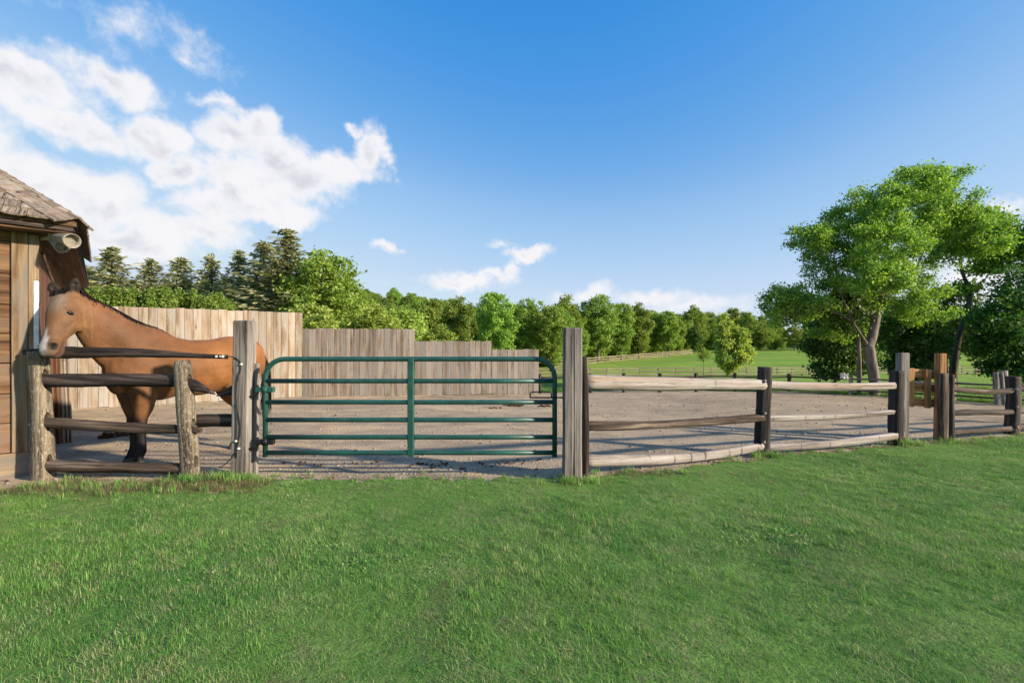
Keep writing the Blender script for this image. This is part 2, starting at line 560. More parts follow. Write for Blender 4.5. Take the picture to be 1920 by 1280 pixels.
def dirt_mat():
    m, t, b = new_mat('paddock_dirt')
    pos = t.nodes.new('ShaderNodeNewGeometry').outputs['Position']
    big = noise(t, vm(t, 'MULTIPLY', pos, (0.32, 0.62, 1)), 1.0, 4, 0.6)
    mid = noise(t, vm(t, 'MULTIPLY', pos, (1.6, 3.4, 1)), 1.0, 5, 0.65)
    fine = noise(t, pos, 38.0, 4, 0.7)
    peb = nd(t, 'ShaderNodeTexVoronoi', {'feature': 'F1'}, Vector=pos, Scale=46.0)
    c = ramp(t, mth(t, 'ADD', mth(t, 'MULTIPLY', big, 0.5), mth(t, 'MULTIPLY', mid, 0.5)),
             [(0.34, (0.205, 0.162, 0.112)), (0.48, (0.32, 0.256, 0.178)), (0.60, (0.415, 0.33, 0.225))])
    c = mixc(t, mth(t, 'MULTIPLY', maprange(t, fine, 0.42, 0.32), 0.7), c, (0.07, 0.052, 0.04))
    c = mixc(t, mth(t, 'MULTIPLY', maprange(t, fine, 0.60, 0.72), 0.6), c, (0.46, 0.39, 0.31))
    sep2 = nd(t, 'ShaderNodeSeparateXYZ', None, i0=peb.outputs['Color']).outputs[0]
    c = mixc(t, mth(t, 'MULTIPLY', maprange(t, sep2, 0.75, 0.95), 0.5), c, (0.40, 0.37, 0.33))
    man = noise(t, vm(t, 'MULTIPLY', pos, (0.9, 2.2, 1)), 1.3, 4, 0.7)
    c = mixc(t, mth(t, 'MULTIPLY', maprange(t, man, 0.64, 0.72), 0.55), c, (0.10, 0.05, 0.028))
    straw_tone = noise(t, vm(t, 'MULTIPLY', pos, (0.45, 1.5, 1)), 1.0, 5, 0.68)  # warm sunlit streaks painted into the dirt colour
    sun_streaks = mth(t, 'MULTIPLY', maprange(t, straw_tone, 0.50, 0.62), maprange(t, fine, 0.36, 0.52))
    px_ = nd(t, 'ShaderNodeSeparateXYZ', None, i0=pos).outputs[0]
    c = mixc(t, mth(t, 'MULTIPLY', sun_streaks, maprange(t, px_, 4.5, -1.5, 0.12, 0.85)), c, (0.54, 0.40, 0.25))  # painted sunlight grows stronger towards the left
    t.links.new(c, b.inputs['Base Color'])
    b.inputs['Roughness'].default_value = 0.95
    b.inputs['Specular IOR Level'].default_value = 0.1
    h = mth(t, 'ADD', mth(t, 'MULTIPLY', fine, 0.7), mth(t, 'MULTIPLY', peb.outputs['Distance'], -0.7))
    bp = nd(t, 'ShaderNodeBump', None, Strength=0.9, Distance=0.02, Height=h)
    t.links.new(bp.outputs[0], b.inputs['Normal'])
    return m


def turf_mat(name, a, b_, dry, soil=0.0, tex=1.0):
    m, t, b = new_mat(name)
    pos = t.nodes.new('ShaderNodeNewGeometry').outputs['Position']
    n1 = noise(t, vm(t, 'MULTIPLY', pos, (0.09, 0.16, 0.1)), 1.0, 5, 0.6)
    n2 = noise(t, pos, 1.7 * tex, 5, 0.7)
    n3 = noise(t, pos, 26.0 * tex, 3, 0.7)
    c = mixc(t, maprange(t, n1, 0.36, 0.64), a, b_)
    c = mixc(t, mth(t, 'MULTIPLY', maprange(t, n2, 0.5, 0.72), 0.55), c, dry)
    c = mixc(t, mth(t, 'MULTIPLY', maprange(t, n3, 0.5, 0.3), 0.6), c, (a[0] * 0.35, a[1] * 0.4, a[2] * 0.35))
    if soil:
        c = mixc(t, mth(t, 'MULTIPLY', maprange(t, noise(t, pos, 5.0, 5, 0.7), 0.5, 0.66), soil), c, (0.12, 0.095, 0.06))
    t.links.new(c, b.inputs['Base Color'])
    b.inputs['Roughness'].default_value = 0.95
    b.inputs['Specular IOR Level'].default_value = 0.1
    bp = nd(t, 'ShaderNodeBump', None, Strength=0.5, Distance=0.03, Height=mth(t, 'ADD', n3, n2))
    t.links.new(bp.outputs[0], b.inputs['Normal'])
    return m


M['dirt'] = dirt_mat()
M['field'] = turf_mat('field_grass', (0.13, 0.235, 0.030), (0.20, 0.30, 0.045), (0.28, 0.30, 0.075))
M['lawn'] = turf_mat('lawn_turf', (0.09, 0.185, 0.038), (0.12, 0.215, 0.048), (0.19, 0.21, 0.09), soil=0.25)


# ================================================================ terrain
def terrain(x, y):
    x, y = np.asarray(x, float), np.asarray(y, float)
    z = np.interp(y, [-400, 15.5, 17, 35, 50, 62, 75, 105, 130, 200, 320, 700, 2000],
                  [0, 0, -0.05, -1.3, -2.1, -2.05, -1.45, -0.65, 0.2, 3.0, 7, 12, 20])
    far = np.clip((y - 20) / 60, 0, 1)
    hill = 13.5 * np.exp(-((x + 82) / 68) ** 2 - ((y - 185) / 62) ** 2) + 9 * np.exp(-((x + 190) / 90) ** 2 - ((y - 220) / 90) ** 2)
    return z + hill * far + far * 0.35 * np.sin(x * 0.05 + 1) * np.sin(y * 0.043)


def tz(x, y):
    return float(terrain(x, y))


xs = np.unique(np.concatenate([np.linspace(-1500, -160, 20), np.linspace(-160, 160, 110), np.linspace(160, 1500, 20)]))
ys = np.unique(np.concatenate([np.linspace(-300, 0, 8), np.linspace(0, 15.5, 6), np.linspace(15.5, 140, 110), np.linspace(140, 340, 50), np.linspace(340, 2000, 25)]))
gx, gy = np.meshgrid(xs, ys)
gz = terrain(gx, gy)
nxg = len(xs)
ii, jj = np.meshgrid(np.arange(len(ys) - 1), np.arange(nxg - 1), indexing='ij')
q0 = ii * nxg + jj
fq = np.stack([q0, q0 + 1, q0 + nxg + 1, q0 + nxg], -1).reshape(-1, 4)
ground = put('ground', mesh_np('ground', np.stack([gx, gy, gz], -1).reshape(-1, 3), fq, 4, True), M['field'])
tag(ground, 'sunlit green meadow rolling away behind the paddock', 'meadow', kind='structure')

# boundary of the lawn: photograph ground points, then two sheets that meet along it
EDGE = [gd(*q) for q in [(-260, 975), (-100, 945), (0, 928), (100, 915), (350, 912), (480, 906), (800, 903), (1060, 908), (1110, 902), (1200, 893), (1300, 880),
                         (1435, 864), (1560, 852), (1690, 842), (1780, 834), (1912, 820), (2050, 806), (2300, 786)]]
ex = np.array([p.x for p in EDGE])
ey = np.array([p.y for p in EDGE])


def edge_y(x):
    x = np.asarray(x, float)
    w = 0.05 * np.sin(x * 5.1 + 1) + 0.035 * np.sin(x * 13.7 + 2) + 0.02 * np.sin(x * 31 + 0.5)
    return np.interp(x, ex, ey) + w


FAR = [(-15.0, 9.6), (-10.4, 10.75), (-6.0, 13.35), (0.8, 14.2), (3, 15.0), (6, 15.0), (9, 14.7), (10.5, 13.6), (12.2, 11.9), (15, 10.4), (19, 9.6)]
fx = np.array([p[0] for p in FAR])
fy = np.array([p[1] for p in FAR])


def sheet(name, x0, x1, y0, y1, step, zf, inside, mat):
    xs_, ys_ = np.arange(x0, x1, step), np.arange(y0, y1, step)
    X, Y = np.meshgrid(xs_, ys_)
    Z = zf(X, Y)
    n = len(xs_)
    I, J = np.meshgrid(np.arange(len(ys_) - 1), np.arange(n - 1), indexing='ij')
    keep = inside(X[:-1, :-1] + step / 2, Y[:-1, :-1] + step / 2)
    q = (I * n + J)[keep]
    f = np.stack([q, q + 1, q + n + 1, q + n], -1)
    used, inv = np.unique(f, return_inverse=True)
    V = np.stack([X, Y, Z], -1).reshape(-1, 3)[used]
    return put(name, mesh_np(name, V, inv.reshape(-1, 4), 4, True), mat)


def fbm2(X, Y, seed, f0, octv=4):
    r = np.random.RandomState(seed)
    out = np.zeros_like(X)
    a = 1.0
    f = f0
    for _ in range(octv):
        for _k in range(3):
            an, ph = r.uniform(0, 6.28), r.uniform(0, 6.28)
            out += a / 3 * np.sin((X * math.cos(an) + Y * math.sin(an)) * f + ph + 1.3 * np.sin((X * math.sin(an) - Y * math.cos(an)) * f * 0.6 + ph))
        a *= 0.55
        f *= 2.1
    return out


pad = sheet('paddock', -16, 20, 3.2, 15.4, 0.07,
            lambda X, Y: 0.026 + 0.007 * fbm2(X, Y, 3, 1.6, 3) + 0.006 * fbm2(X, Y, 5, 9.0, 4),
            lambda X, Y: (Y > edge_y(X) - 0.35) & (Y < np.interp(X, fx, fy) + 0.15 * np.sin(X * 2.3) + 0.08 * np.sin(X * 6.1)), M['dirt'])
tag(pad, 'grey brown dirt and gravel floor of the riding paddock', 'paddock', kind='structure')
lawn = sheet('lawn', -9, 17, -1.0, 10.0, 0.1,
             lambda X, Y: 0.042 + 0.012 * fbm2(X, Y, 8, 1.3, 3),
             lambda X, Y: Y < edge_y(X), M['lawn'])
tag(lawn, 'mown lawn in front of the paddock fence', 'lawn', kind='structure')


# ================================================================ barn corner
C2 = Vector((-5.47, 5.22, 0))
ROT = math.radians(42)
fr = Vector((math.cos(ROT), math.sin(ROT), 0))       # along the front wall, towards the corner
en = Vector((-math.sin(ROT), math.cos(ROT), 0))      # along the end wall, away from the corner
nf = Vector((math.sin(ROT), -math.cos(ROT), 0))      # front wall faces this way
ne = fr.copy()                                       # end wall faces this way
barn = thing('barn', C2, 'old timber barn corner with a shingled roof beside the horse', 'barn')
WALL_H = 2.80
UP = Vector((0, 0, 1))


def wall_piece(name, mat, a, b, w, th, parent=barn, seed=0, out=None, warp=0.003):
    """board from a to b: w across the wall, th thick along `out`."""
    L = (b - a).length
    x = (b - a).normalized()
    z = out.normalized()
    y = z.cross(x)
    mw = Matrix((x, y, z)).transposed().to_4x4()
    mw.translation = a
    return put(name, box_mesh(name, L, w, th, 0.005, warp, seed, 4), mat, parent, mw)


# cores of the walls (dark inside), then the boards that show
core = bmesh.new()
for (a, b, n) in ((C2 - fr * 4.0, C2, nf), (C2, C2 + en * 6.0, ne)):
    q = [a - n * 0.06, b - n * 0.06, b - n * 0.12, a - n * 0.12]
    lo = [core.verts.new(p) for p in q]
    hi = [core.verts.new(p + UP * 2.9) for p in q]
    for k in range(4):
        core.faces.new((lo[k], lo[(k + 1) % 4], hi[(k + 1) % 4], hi[k]))
    core.faces.new(hi)
bmesh.ops.recalc_face_normals(core, faces=core.faces)
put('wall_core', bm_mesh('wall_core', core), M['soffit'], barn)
rb = random.Random(4)
# horizontal siding left of the corner board
zz = 0.30
k = 0
while zz < WALL_H - 0.05:
    h = min(0.345 + rb.uniform(-0.02, 0.02), WALL_H - zz)
    o = wall_piece('siding_board', M['barn_board'], C2 - fr * 4.0 - nf * 0.03 + UP * (zz + h / 2), C2 - fr * 0.185 - nf * 0.03 + UP * (zz + h / 2), h - 0.008, 0.03, seed=k, out=nf)
    zz += h
    k += 1
wall_piece('base_timber', M['barn_trim'], C2 - fr * 4.0 + UP * 0.15, C2 - fr * 0.012 + UP * 0.15, 0.29, 0.05, seed=31, out=nf)
wall_piece('corner_board', M['barn_trim'], C2 - fr * 0.118 + UP * 0.302 + nf * 0.006, C2 - fr * 0.118 + UP * (WALL_H - 0.02) + nf * 0.006, 0.128, 0.035, seed=32, out=nf)
wall_piece('corner_batten', M['barn_trim'], C2 - fr * 0.026 + UP * 0.302, C2 - fr * 0.026 + UP * (WALL_H - 0.03), 0.05, 0.05, seed=33, out=nf)
wall_piece('white_corner_strip', M['white_paint'], C2 + fr * 0.012 + nf * 0.024 + UP * 1.30, C2 + fr * 0.012 + nf * 0.024 + UP * 2.24, 0.042, 0.02, seed=34, out=nf, warp=0.001)
wall_piece('upper_strip', M['barn_trim'], C2 + fr * 0.012 + nf * 0.02 + UP * 2.245, C2 + fr * 0.012 + nf * 0.02 + UP * 2.76, 0.042, 0.02, seed=35, out=nf, warp=0.001)
# end wall: vertical red brown boards
for k in range(14):
    a = C2 + en * (0.10 + 0.2 * k) - ne * 0.02
    wall_piece('end_board', M['barn_red'], a + UP * 0.05, a + UP * (WALL_H - 0.02), 0.19, 0.03, seed=40 + k, out=ne)
for k in range(8):
    a = C2 + en * (3.1 + 0.4 * k) - ne * 0.02
    wall_piece('end_board', M['barn_red'], a + UP * 0.05, a + UP * (WALL_H - 0.02), 0.385, 0.03, seed=60 + k, out=ne)
# an open plank door standing out from the end wall behind the horse's head
dh = at(92, 700, 6.95)
for k, (px, wpx, mt) in enumerate(((93, 10, 'barn_red'), (103, 9, 'barn_red'), (111.5, 7, 'barn_trim'), (119, 7, 'rail_pale'), (126, 6, 'barn_trim'))):
    Y = 6.85 + 0.02 * k
    x0 = (px - 960) / F * Y
    o = put('door_plank', box_mesh('door_plank', 1.92, wpx / F * Y - 0.008, 0.03, 0.004, 0.004, 80 + k, 4), M[mt], barn,
            frame((x0 + 0.055, Y, 0.03), (x0 - 0.03, Y, 1.95)))

# roof: hip corner, front and end slopes
OV = 0.355
E = C2 + (nf + ne) * OV
E.z = 2.915
SL = 0.833
cs = 1 / math.hypot(1, SL)


def roof_pt(face, along, up):
    """face 0 = front slope (along runs left from the eave corner), 1 = end slope (along runs back); up is run inwards."""
    if face == 0:
        return E - fr * along - nf * up + UP * (SL * up)
    return E + en * along - ne * up + UP * (SL * up)


deck = bmesh.new()
for face, Lr in ((0, 4.4), (1, 6.8)):
    p = [roof_pt(face, 0, 0), roof_pt(face, Lr, 0), roof_pt(face, Lr, 2.2), roof_pt(face, 2.2, 2.2)]
    up = [deck.verts.new(v - UP * 0.012) for v in p]
    dn = [deck.verts.new(v - UP * 0.06) for v in p]
    deck.faces.new(up)
    deck.faces.new(dn)
    deck.faces.new((up[0], up[1], dn[1], dn[0]))
    deck.faces.new((up[1], up[2], dn[2], dn[1]))
bmesh.ops.recalc_face_normals(deck, faces=deck.faces)
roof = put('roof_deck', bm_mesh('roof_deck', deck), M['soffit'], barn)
# soffit boards under both eaves and the fascia
for face, d, n, Lr in ((0, -fr, nf, 4.0), (1, en, ne, 6.4)):
    a = E - n * 0.03 - UP * 0.085 + d * 0.03
    wall_piece('fascia', M['rail_dark'], a, a + d * Lr, 0.055, 0.022, seed=90 + face, out=n)
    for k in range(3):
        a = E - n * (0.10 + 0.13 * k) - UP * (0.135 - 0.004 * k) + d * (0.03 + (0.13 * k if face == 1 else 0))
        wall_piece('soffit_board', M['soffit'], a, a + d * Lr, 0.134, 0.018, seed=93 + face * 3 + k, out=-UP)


def shingle_mesh(seed, w, L, th=0.022):
    r = random.Random(seed)
    bm = bmesh.new()
    n = 4
    rows = []
    for i, (x, t) in enumerate(((0.0, th), (L * 0.5, th * 0.7), (L, th * 0.25))):
        top, bot = [], []
        for j in range(n + 1):
            y = -w / 2 + w * j / n
            wob = r.uniform(-0.006, 0.006) if i == 0 else 0
            cup = 0.006 * math.cos(j / n * 6.28) * r.uniform(0.2, 1.3) * (1 - i / 2)
            top.append(bm.verts.new((x + wob, y, t + cup)))
            bot.append(bm.verts.new((x + wob, y, cup)))
        rows.append((top, bot))
    for i in range(2):
        (t0, b0), (t1, b1) = rows[i], rows[i + 1]
        for j in range(n):
            bm.faces.new((t0[j], t0[j + 1], t1[j + 1], t1[j]))
            bm.faces.new((b0[j], b1[j], b1[j + 1], b0[j + 1]))
        bm.faces.new((t0[0], t1[0], b1[0], b0[0]))
        bm.faces.new((t0[n], b0[n], b1[n], t1[n]))
    t0, b0 = rows[0]
    for j in range(n):
        bm.faces.new((t0[j], b0[j], b0[j + 1], t0[j + 1]))
    bmesh.ops.recalc_face_normals(bm, faces=bm.faces)
    return bm_mesh('shingle', bm)


sh_protos = [(w, shingle_mesh(i, w, 0.36)) for i, w in enumerate((0.12, 0.15, 0.18, 0.21, 0.24, 0.28))]
EXPO = 0.150
rs = random.Random(12)
for face, Lr, rows_n in ((0, 1.7, 9), (1, 3.2, 9)):
    d = -fr if face == 0 else en
    n = nf if face == 0 else ne
    upv = (-n + UP * SL).normalized()
    nor = (n * SL + UP).normalized()
    for r_ in range(rows_n):
        run = -0.06 + r_ * EXPO * cs
        s = max(0.0, run) + 0.17
        while s < Lr + run:
            w, me = rs.choice(sh_protos)
            p = roof_pt(face, s + w / 2, run) + nor * (0.010 + 0.002 * (r_ % 2))
            x, z = upv, (nor - upv * 0.0)
            tilt = 0.07
            x = (upv - nor * 0.0 + nor * -tilt).normalized()
            z = (nor + upv * tilt).normalized()
            y = z.cross(x)
            mw = Matrix((x, y, z)).transposed().to_4x4()
            mw.translation = p + nor * 0.018
            put('shingle', me, M['shingle'], roof, mw)
            s += w + 0.006
# hip cap shingles
hip = (-(nf + ne) + UP * SL).normalized()
for k in range(15):
    base = E + hip * (k * 0.13 - 0.02) + UP * 0.035
    for face, d, n in ((0, -fr, nf), (1, en, ne)):
        nor = (n * SL + UP).normalized()
        lat = (d - hip * d.dot(hip)).normalized()
        z = hip.cross(lat)
        if z.z < 0:
            z = -z
        x = (hip - z * 0.05).normalized()
        z = (z + hip * 0.05).normalized()
        y = z.cross(x)
        mw = Matrix((x, y, z)).transposed().to_4x4()
        mw.translation = base + lat * 0.115 + z * (0.010 + 0.004 * face)
        put('hip_shingle', sh_protos[4][1], M['shingle'], roof, mw)
# thin brace under the eave
put('brace', tube_mesh('brace', [at(79, 472, 5.35), at(94, 515, 5.5), at(108, 548, 5.6)], 0.014, 6), M['soffit'], barn)

# twin bell floodlight under the eave
fl0 = at(102, 446, 5.16)
fl = thing('floodlight', fl0, 'twin grey bell floodlight fixed under the barn eave', 'floodlight')


def bell(name, a, b, r0, r1):
    """open conical shade: outer skin, inner skin and a lens set back inside"""
    a, b = Vector(a), Vector(b)
    n = 7
    pts = [a.lerp(b, i / n) for i in range(n + 1)]
    rad = [r0 + (r1 - r0) * ((i / n) ** 1.1) for i in range(n + 1)]
    me_ = tube_mesh(name, pts, 0.1, 24, False, rad)
    o = put(name, me_, M['lamp_metal'], fl)
    so = o.modifiers.new('skin', 'SOLIDIFY')
    so.thickness = 0.006
    rim = [b + (pts[1] - pts[0]).normalized() * 0.001]
    put('lens', tube_mesh('lens', [b.lerp(a, 0.22), b.lerp(a, 0.18)], r1 * 0.80, 24), M['lens'], o)
    put('cap', tube_mesh('cap', [a - (b - a).normalized() * 0.03, a + (b - a).normalized() * 0.01], r0 * 1.02, 16), M['lamp_metal'], o)
    return o


bell('lamp_shade', at(99, 443, 5.19), at(136, 452, 5.05), 0.034, 0.080)
bell('lamp_shade', at(97, 449, 5.22), at(117, 463, 5.14), 0.034, 0.072)
put('bracket', tube_mesh('bracket', [at(72, 448, 5.30), at(84, 447, 5.22), at(98, 446, 5.18)], 0.022, 10), M['lamp_metal'], fl)
put('junction_box', tube_mesh('junction_box', [at(98, 446, 5.18) + UP * 0.0, at(98, 436, 5.18) + UP * 0.10], 0.03, 12), M['lamp_metal'], fl)

# ================================================================ split rail fence beside the barn
lf = thing('split_rail_fence', gd(80, 905), 'weathered split rail fence between the barn and the gate, horse behind it', 'fence')


def slot(zc, hz, wy, L=0.4):
    """cutter for a mortise: axis along local Y of an upright post frame."""
    bm = bmesh.new()
    bmesh.ops.create_cone(bm, segments=20, radius1=1, radius2=1, depth=L, cap_ends=True)
    for v in bm.verts:
        v.co = Vector((zc + v.co.x * hz, v.co.z, v.co.y * wy))
    if bm.calc_volume(signed=True) < 0:
        bmesh.ops.reverse_faces(bm, faces=bm.faces)
    return bm_mesh('slot', bm)


me = log_mesh('fence_post', 1.46, 0.135, 0.15, 11, 40, 16, 7.0, 0.045, (0, 0), (1.14, 0.94), facet=0.05)
me = cut(me, [slot(1.15, 0.105, 0.042), slot(0.675, 0.105, 0.042), slot(0.205, 0.105, 0.042)])
put('fence_post', me, M['post_lichen'], lf, frame((-5.20, 5.06, -0.02), (-5.265, 5.06, 1.44)))
me = log_mesh('fence_post', 1.36, 0.15, 0.15, 12, 40, 16, 6.0, 0.045, (0, 0), (1.06, 0.92), tip=[(1, (0.04, 0.8))], facet=0.05)
me = cut(me, [slot(1.12, 0.085, 0.04), slot(0.62, 0.09, 0.042), slot(0.22, 0.075, 0.04)])
put('fence_post', me, M['post_lichen'], lf, frame((-3.565, 5.06, -0.02), (-3.665, 5.06, 1.335)))


def rail(name, a, b, w, h, mat, parent, seed, **kw):
    a, b = Vector(a), Vector(b)
    return put(name, log_mesh(name, (b - a).length, w, h, seed, **kw), mat, parent, frame(a, b))


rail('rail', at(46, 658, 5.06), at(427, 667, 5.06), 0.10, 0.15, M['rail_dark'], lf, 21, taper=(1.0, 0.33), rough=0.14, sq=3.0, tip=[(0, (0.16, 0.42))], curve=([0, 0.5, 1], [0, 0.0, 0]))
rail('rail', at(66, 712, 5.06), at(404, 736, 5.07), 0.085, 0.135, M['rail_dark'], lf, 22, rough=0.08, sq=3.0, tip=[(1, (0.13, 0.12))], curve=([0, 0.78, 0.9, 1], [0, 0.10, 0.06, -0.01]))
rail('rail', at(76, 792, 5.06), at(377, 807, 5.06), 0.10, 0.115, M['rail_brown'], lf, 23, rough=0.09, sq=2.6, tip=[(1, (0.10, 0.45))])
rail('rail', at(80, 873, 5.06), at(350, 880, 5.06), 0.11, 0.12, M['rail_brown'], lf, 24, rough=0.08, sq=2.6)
rail('rail', at(360, 788, 5.13), at(440, 787, 5.12), 0.06, 0.145, M['rail_dark'], lf, 25, rough=0.03, sq=6.0)
rail('rail', at(406, 741, 5.10), at(450, 730, 5.10), 0.07, 0.13, M['rail_dark'], lf, 26, rough=0.1, tip=[(0, (0.8, 0.08))], nseg=12)
for px, r in ((409, 0.009), (416, 0.006), (421, 0.011)):
    c = at(px, 668, 5.06)
    put('insulator', tube_mesh('insulator', [c + Vector((0, -0.034, 0)), c + Vector((0, -0.024, 0))], r * 1.3, 10), M['white_plastic'], lf)

# ================================================================ gate posts
gp = thing('gate_post', (-3.016, 5.105, 0), 'thick square weathered post carrying the green gate, cable stapled on it', 'post')
put('timber', box_mesh('timber', 1.80, 0.182, 0.168, 0.014, 0.006, 5, 14), M['post_grey'], gp, frame((-3.02, 5.105, -0.02), (-2.995, 5.105, 1.777)))
put('batten', box_mesh('batten', 1.27, 0.03, 0.055, 0.004, 0.004, 6, 6), M['post_grey'], gp, frame((-2.905, 5.165, 0.03), (-2.893, 5.165, 1.30)))
fy_ = 5.012
cab = [(423, 668), (434, 668.5), (442, 671), (449, 676), (452, 683), (451, 694), (447, 703), (444, 718), (443, 745), (444, 762), (448, 780), (451, 798), (450, 816), (446, 831), (443, 846), (434, 858), (422, 870), (411, 876)]
put('cable', tube_mesh('cable', [at(x, y, fy_ + (0.03 if x < 431 else 0)) for x, y in cab], 0.0052, 6), M['cable'], gp)
cab2 = [(441.5, 757), (443, 775), (443.5, 800), (443, 826), (443, 858)]
put('cable', tube_mesh('cable', [at(x, y, fy_) for x, y in cab2], 0.005, 6), M['cable'], gp)
for x, y, r in ((452, 683, 0.012), (442, 827, 0.011), (447, 841, 0.014)):
    c = at(x, y, fy_ - 0.005)
    put('clip', tube_mesh('clip', [c + Vector((-r, 0, 0)), c + Vector((r, 0, 0.004))], 0.010, 8), M['white_plastic'], gp)

gp2 = thing('gate_post', (0.66, 4.99, 0), 'tall split post of two grey timbers at the latch end of the green gate', 'post')
put('timber', box_mesh('timber', 1.72, 0.102, 0.18, 0.012, 0.005, 7, 14), M['post_grey'], gp2, frame((0.607, 4.99, -0.02), (0.617, 4.99, 1.69)))
put('timber', box_mesh('timber', 1.715, 0.092, 0.175, 0.012, 0.005, 8, 14), M['post_grey'], gp2, frame((0.712, 4.992, -0.02), (0.712, 4.992, 1.686)))

# ================================================================ tube gate
GY = 5.06
gate = thing('metal_gate', (-2.74, GY, 0.02), 'dark green tubular steel farm gate closed between two square posts', 'gate')
XL, XR = (497.5 - 960) / F * GY, (1040 - 960) / F * GY
ZT = EYE - (673 - HOR) / F * GY
ZB = EYE - (856 - HOR) / F * GY
R = 0.0275
pts = [(XL, GY, ZB)]
cr = 0.215
for k in range(9):
    a = math.pi - k / 8 * math.pi / 2
    pts.append((XL + cr + cr * math.cos(a), GY, ZT - cr + cr * math.sin(a)))
for k in range(9):
    a = math.pi / 2 - k / 8 * math.pi / 2
    pts.append((XR - cr + cr * math.cos(a), GY, ZT - cr + cr * math.sin(a)))
pts.append((XR, GY, ZB))
put('outer_tube', tube_mesh('outer_tube', pts, R, 14), M['gate'], gate)
for py in (714, 753.5, 786.7, 819, 848.2):
    z = EYE - (py - HOR) / F * GY
    put('cross_tube', tube_mesh('cross_tube', [(XL + 0.012, GY, z), (XL + 0.8, GY, z - 0.001), (XR - 0.8, GY, z - 0.001), (XR - 0.012, GY, z)], 0.0265, 12), M['gate'], gate)
xm = (770.5 - 960) / F * GY
me = box_mesh('middle_stay', ZT - ZB + 0.01, 0.068, 0.062, 0.006, 0, 0, 1)
put('middle_stay', me, M['gate'], gate, frame((xm, GY, ZB + 0.005), (xm, GY, ZT - 0.012)))
for py, mt in ((730, 'gate'), (828, 'iron')):
    z = EYE - (py - HOR) / F * GY
    h = put('hinge', tube_mesh('hinge', [(XL, GY, z - 0.035), (XL, GY, z + 0.035)], 0.036, 12), M[mt], gate)
    put('hinge_strap', box_mesh('hinge_strap', 0.20, 0.05, 0.055, 0.004), M[mt], h, frame((XL - 0.10, GY, z), (XL + 0.09, GY, z)))
    put('hinge_pin', tube_mesh('hinge_pin', [(XL - 0.085, GY, z + 0.05), (XL - 0.085, GY, z - 0.045), (XL - 0.11, GY, z - 0.075), (XL - 0.19, GY, z - 0.078)], 0.013, 8), M['iron'], h)
zl = EYE - (744.5 - HOR) / F * GY
xa, xb = (993 - 960) / F * GY, (1058 - 960) / F * GY
put('latch_rod', tube_mesh('latch_rod', [(xa, GY - 0.035, zl), (xb + 0.03, GY - 0.03, zl)], 0.0085, 8), M['iron'], gate)
xh = (1034 - 960) / F * GY
zt2 = EYE - (734 - HOR) / F * GY
put('latch_handle', tube_mesh('latch_handle', [(xa + 0.004, GY - 0.035, zl), (xa + 0.004, GY - 0.035, zt2 - 0.02), (xa + 0.02, GY - 0.035, zt2), (xh - 0.02, GY - 0.035, zt2), (xh - 0.004, GY - 0.035, zt2 - 0.02), (xh - 0.004, GY - 0.035, zl)], 0.0075, 8), M['iron'], gate)

# ================================================================ split rail fence right of the gate
rf = thing('split_rail_fence', gd(1100, 905), 'curving split rail fence with pale rails right of the green gate', 'fence')
put('fence_post', log_mesh('fence_post', 1.40, 0.075, 0.14, 41, 20, 12, 4.0, 0.08, (0.012, 0), (1, 1)), M['rail_dark'], rf, frame((0.83, 5.13, -0.02), (0.80, 5.13, 1.365)))
PA, PB, PD = gd(1432, 858), gd(1687, 838), gd(1907, 818)
PA.y += .07
PB.y += .07
PD.y += .07
put('fence_post', log_mesh('fence_post', 1.245, 0.175, 0.16, 42, 24, 14, 4.0, 0.05, (0, 0), (1.1, 0.93)), M['post_black'], rf, frame(PA - UP * 0.03, PA + Vector((0.045, 0, 1.208))))
put('fence_post', log_mesh('fence_post', 1.16, 0.185, 0.15, 43, 24, 14, 3.6, 0.07, (0, 0), (1.05, 0.95)), M['post_black'], rf, frame(PB - UP * 0.03, PB + Vector((0.03, 0, 1.125))))
rail('rail', at(1096, 716, 5.17), at(1434, 722, 6.14), 0.12, 0.165, M['rail_pale'], rf, 51, rough=0.07, sq=2.3, taper=(1.02, 0.9), facet=0.10, bend=(0, 0.0))
rail('rail', at(1094, 799, 5.17), at(1434, 783, 6.14), 0.10, 0.105, M['rail_brown'], rf, 52, rough=0.09, sq=2.3, taper=(1.05, 0.9), bend=(0, -0.02))
rail('rail', at(1094, 864, 5.17), at(1434, 836, 6.14), 0.10, 0.135, M['rail_pale'], rf, 53, rough=0.07, sq=3.4, taper=(1.05, 0.72), bend=(0, -0.06), facet=0.12)
rail('rail', at(1430, 720, 6.12), at(1690, 722, 6.82), 0.09, 0.115, M['rail_pale'], rf, 54, rough=0.07, sq=3.2, bend=(0, -0.035), facet=0.12)
rail('rail', at(1430, 784, 6.12), at(1690, 771, 6.82), 0.09, 0.075, M['rail_pale'], rf, 55, rough=0.08, sq=3.2, bend=(0, -0.02), facet=0.12, tip=[(1, (0.1, 0.6))])
rail('rail', at(1430, 838, 6.12), at(1690, 815, 6.82), 0.10, 0.10, M['rail_pale'], rf, 56, rough=0.07, sq=3.2, bend=(0, -0.03), facet=0.12)
for px, py, Y, r in ((1433, 715, 6.06, 0.030), (1433, 775, 6.06, 0.024), (1431, 829, 6.06, 0.028), (1686, 706, 6.76, 0.022), (1690, 745, 6.76, 0.026)):
    c = at(px, py, Y)
    put('rail_end', log_mesh('rail_end', 0.10, r * 0.9, r * 1.4, int(px), 6, 10, 2.4, 0.1), M['rail_pale'], rf, frame(c + Vector((0.0, 0.085, -0.005)), c + Vector((0.012, 0.0, 0.006))))

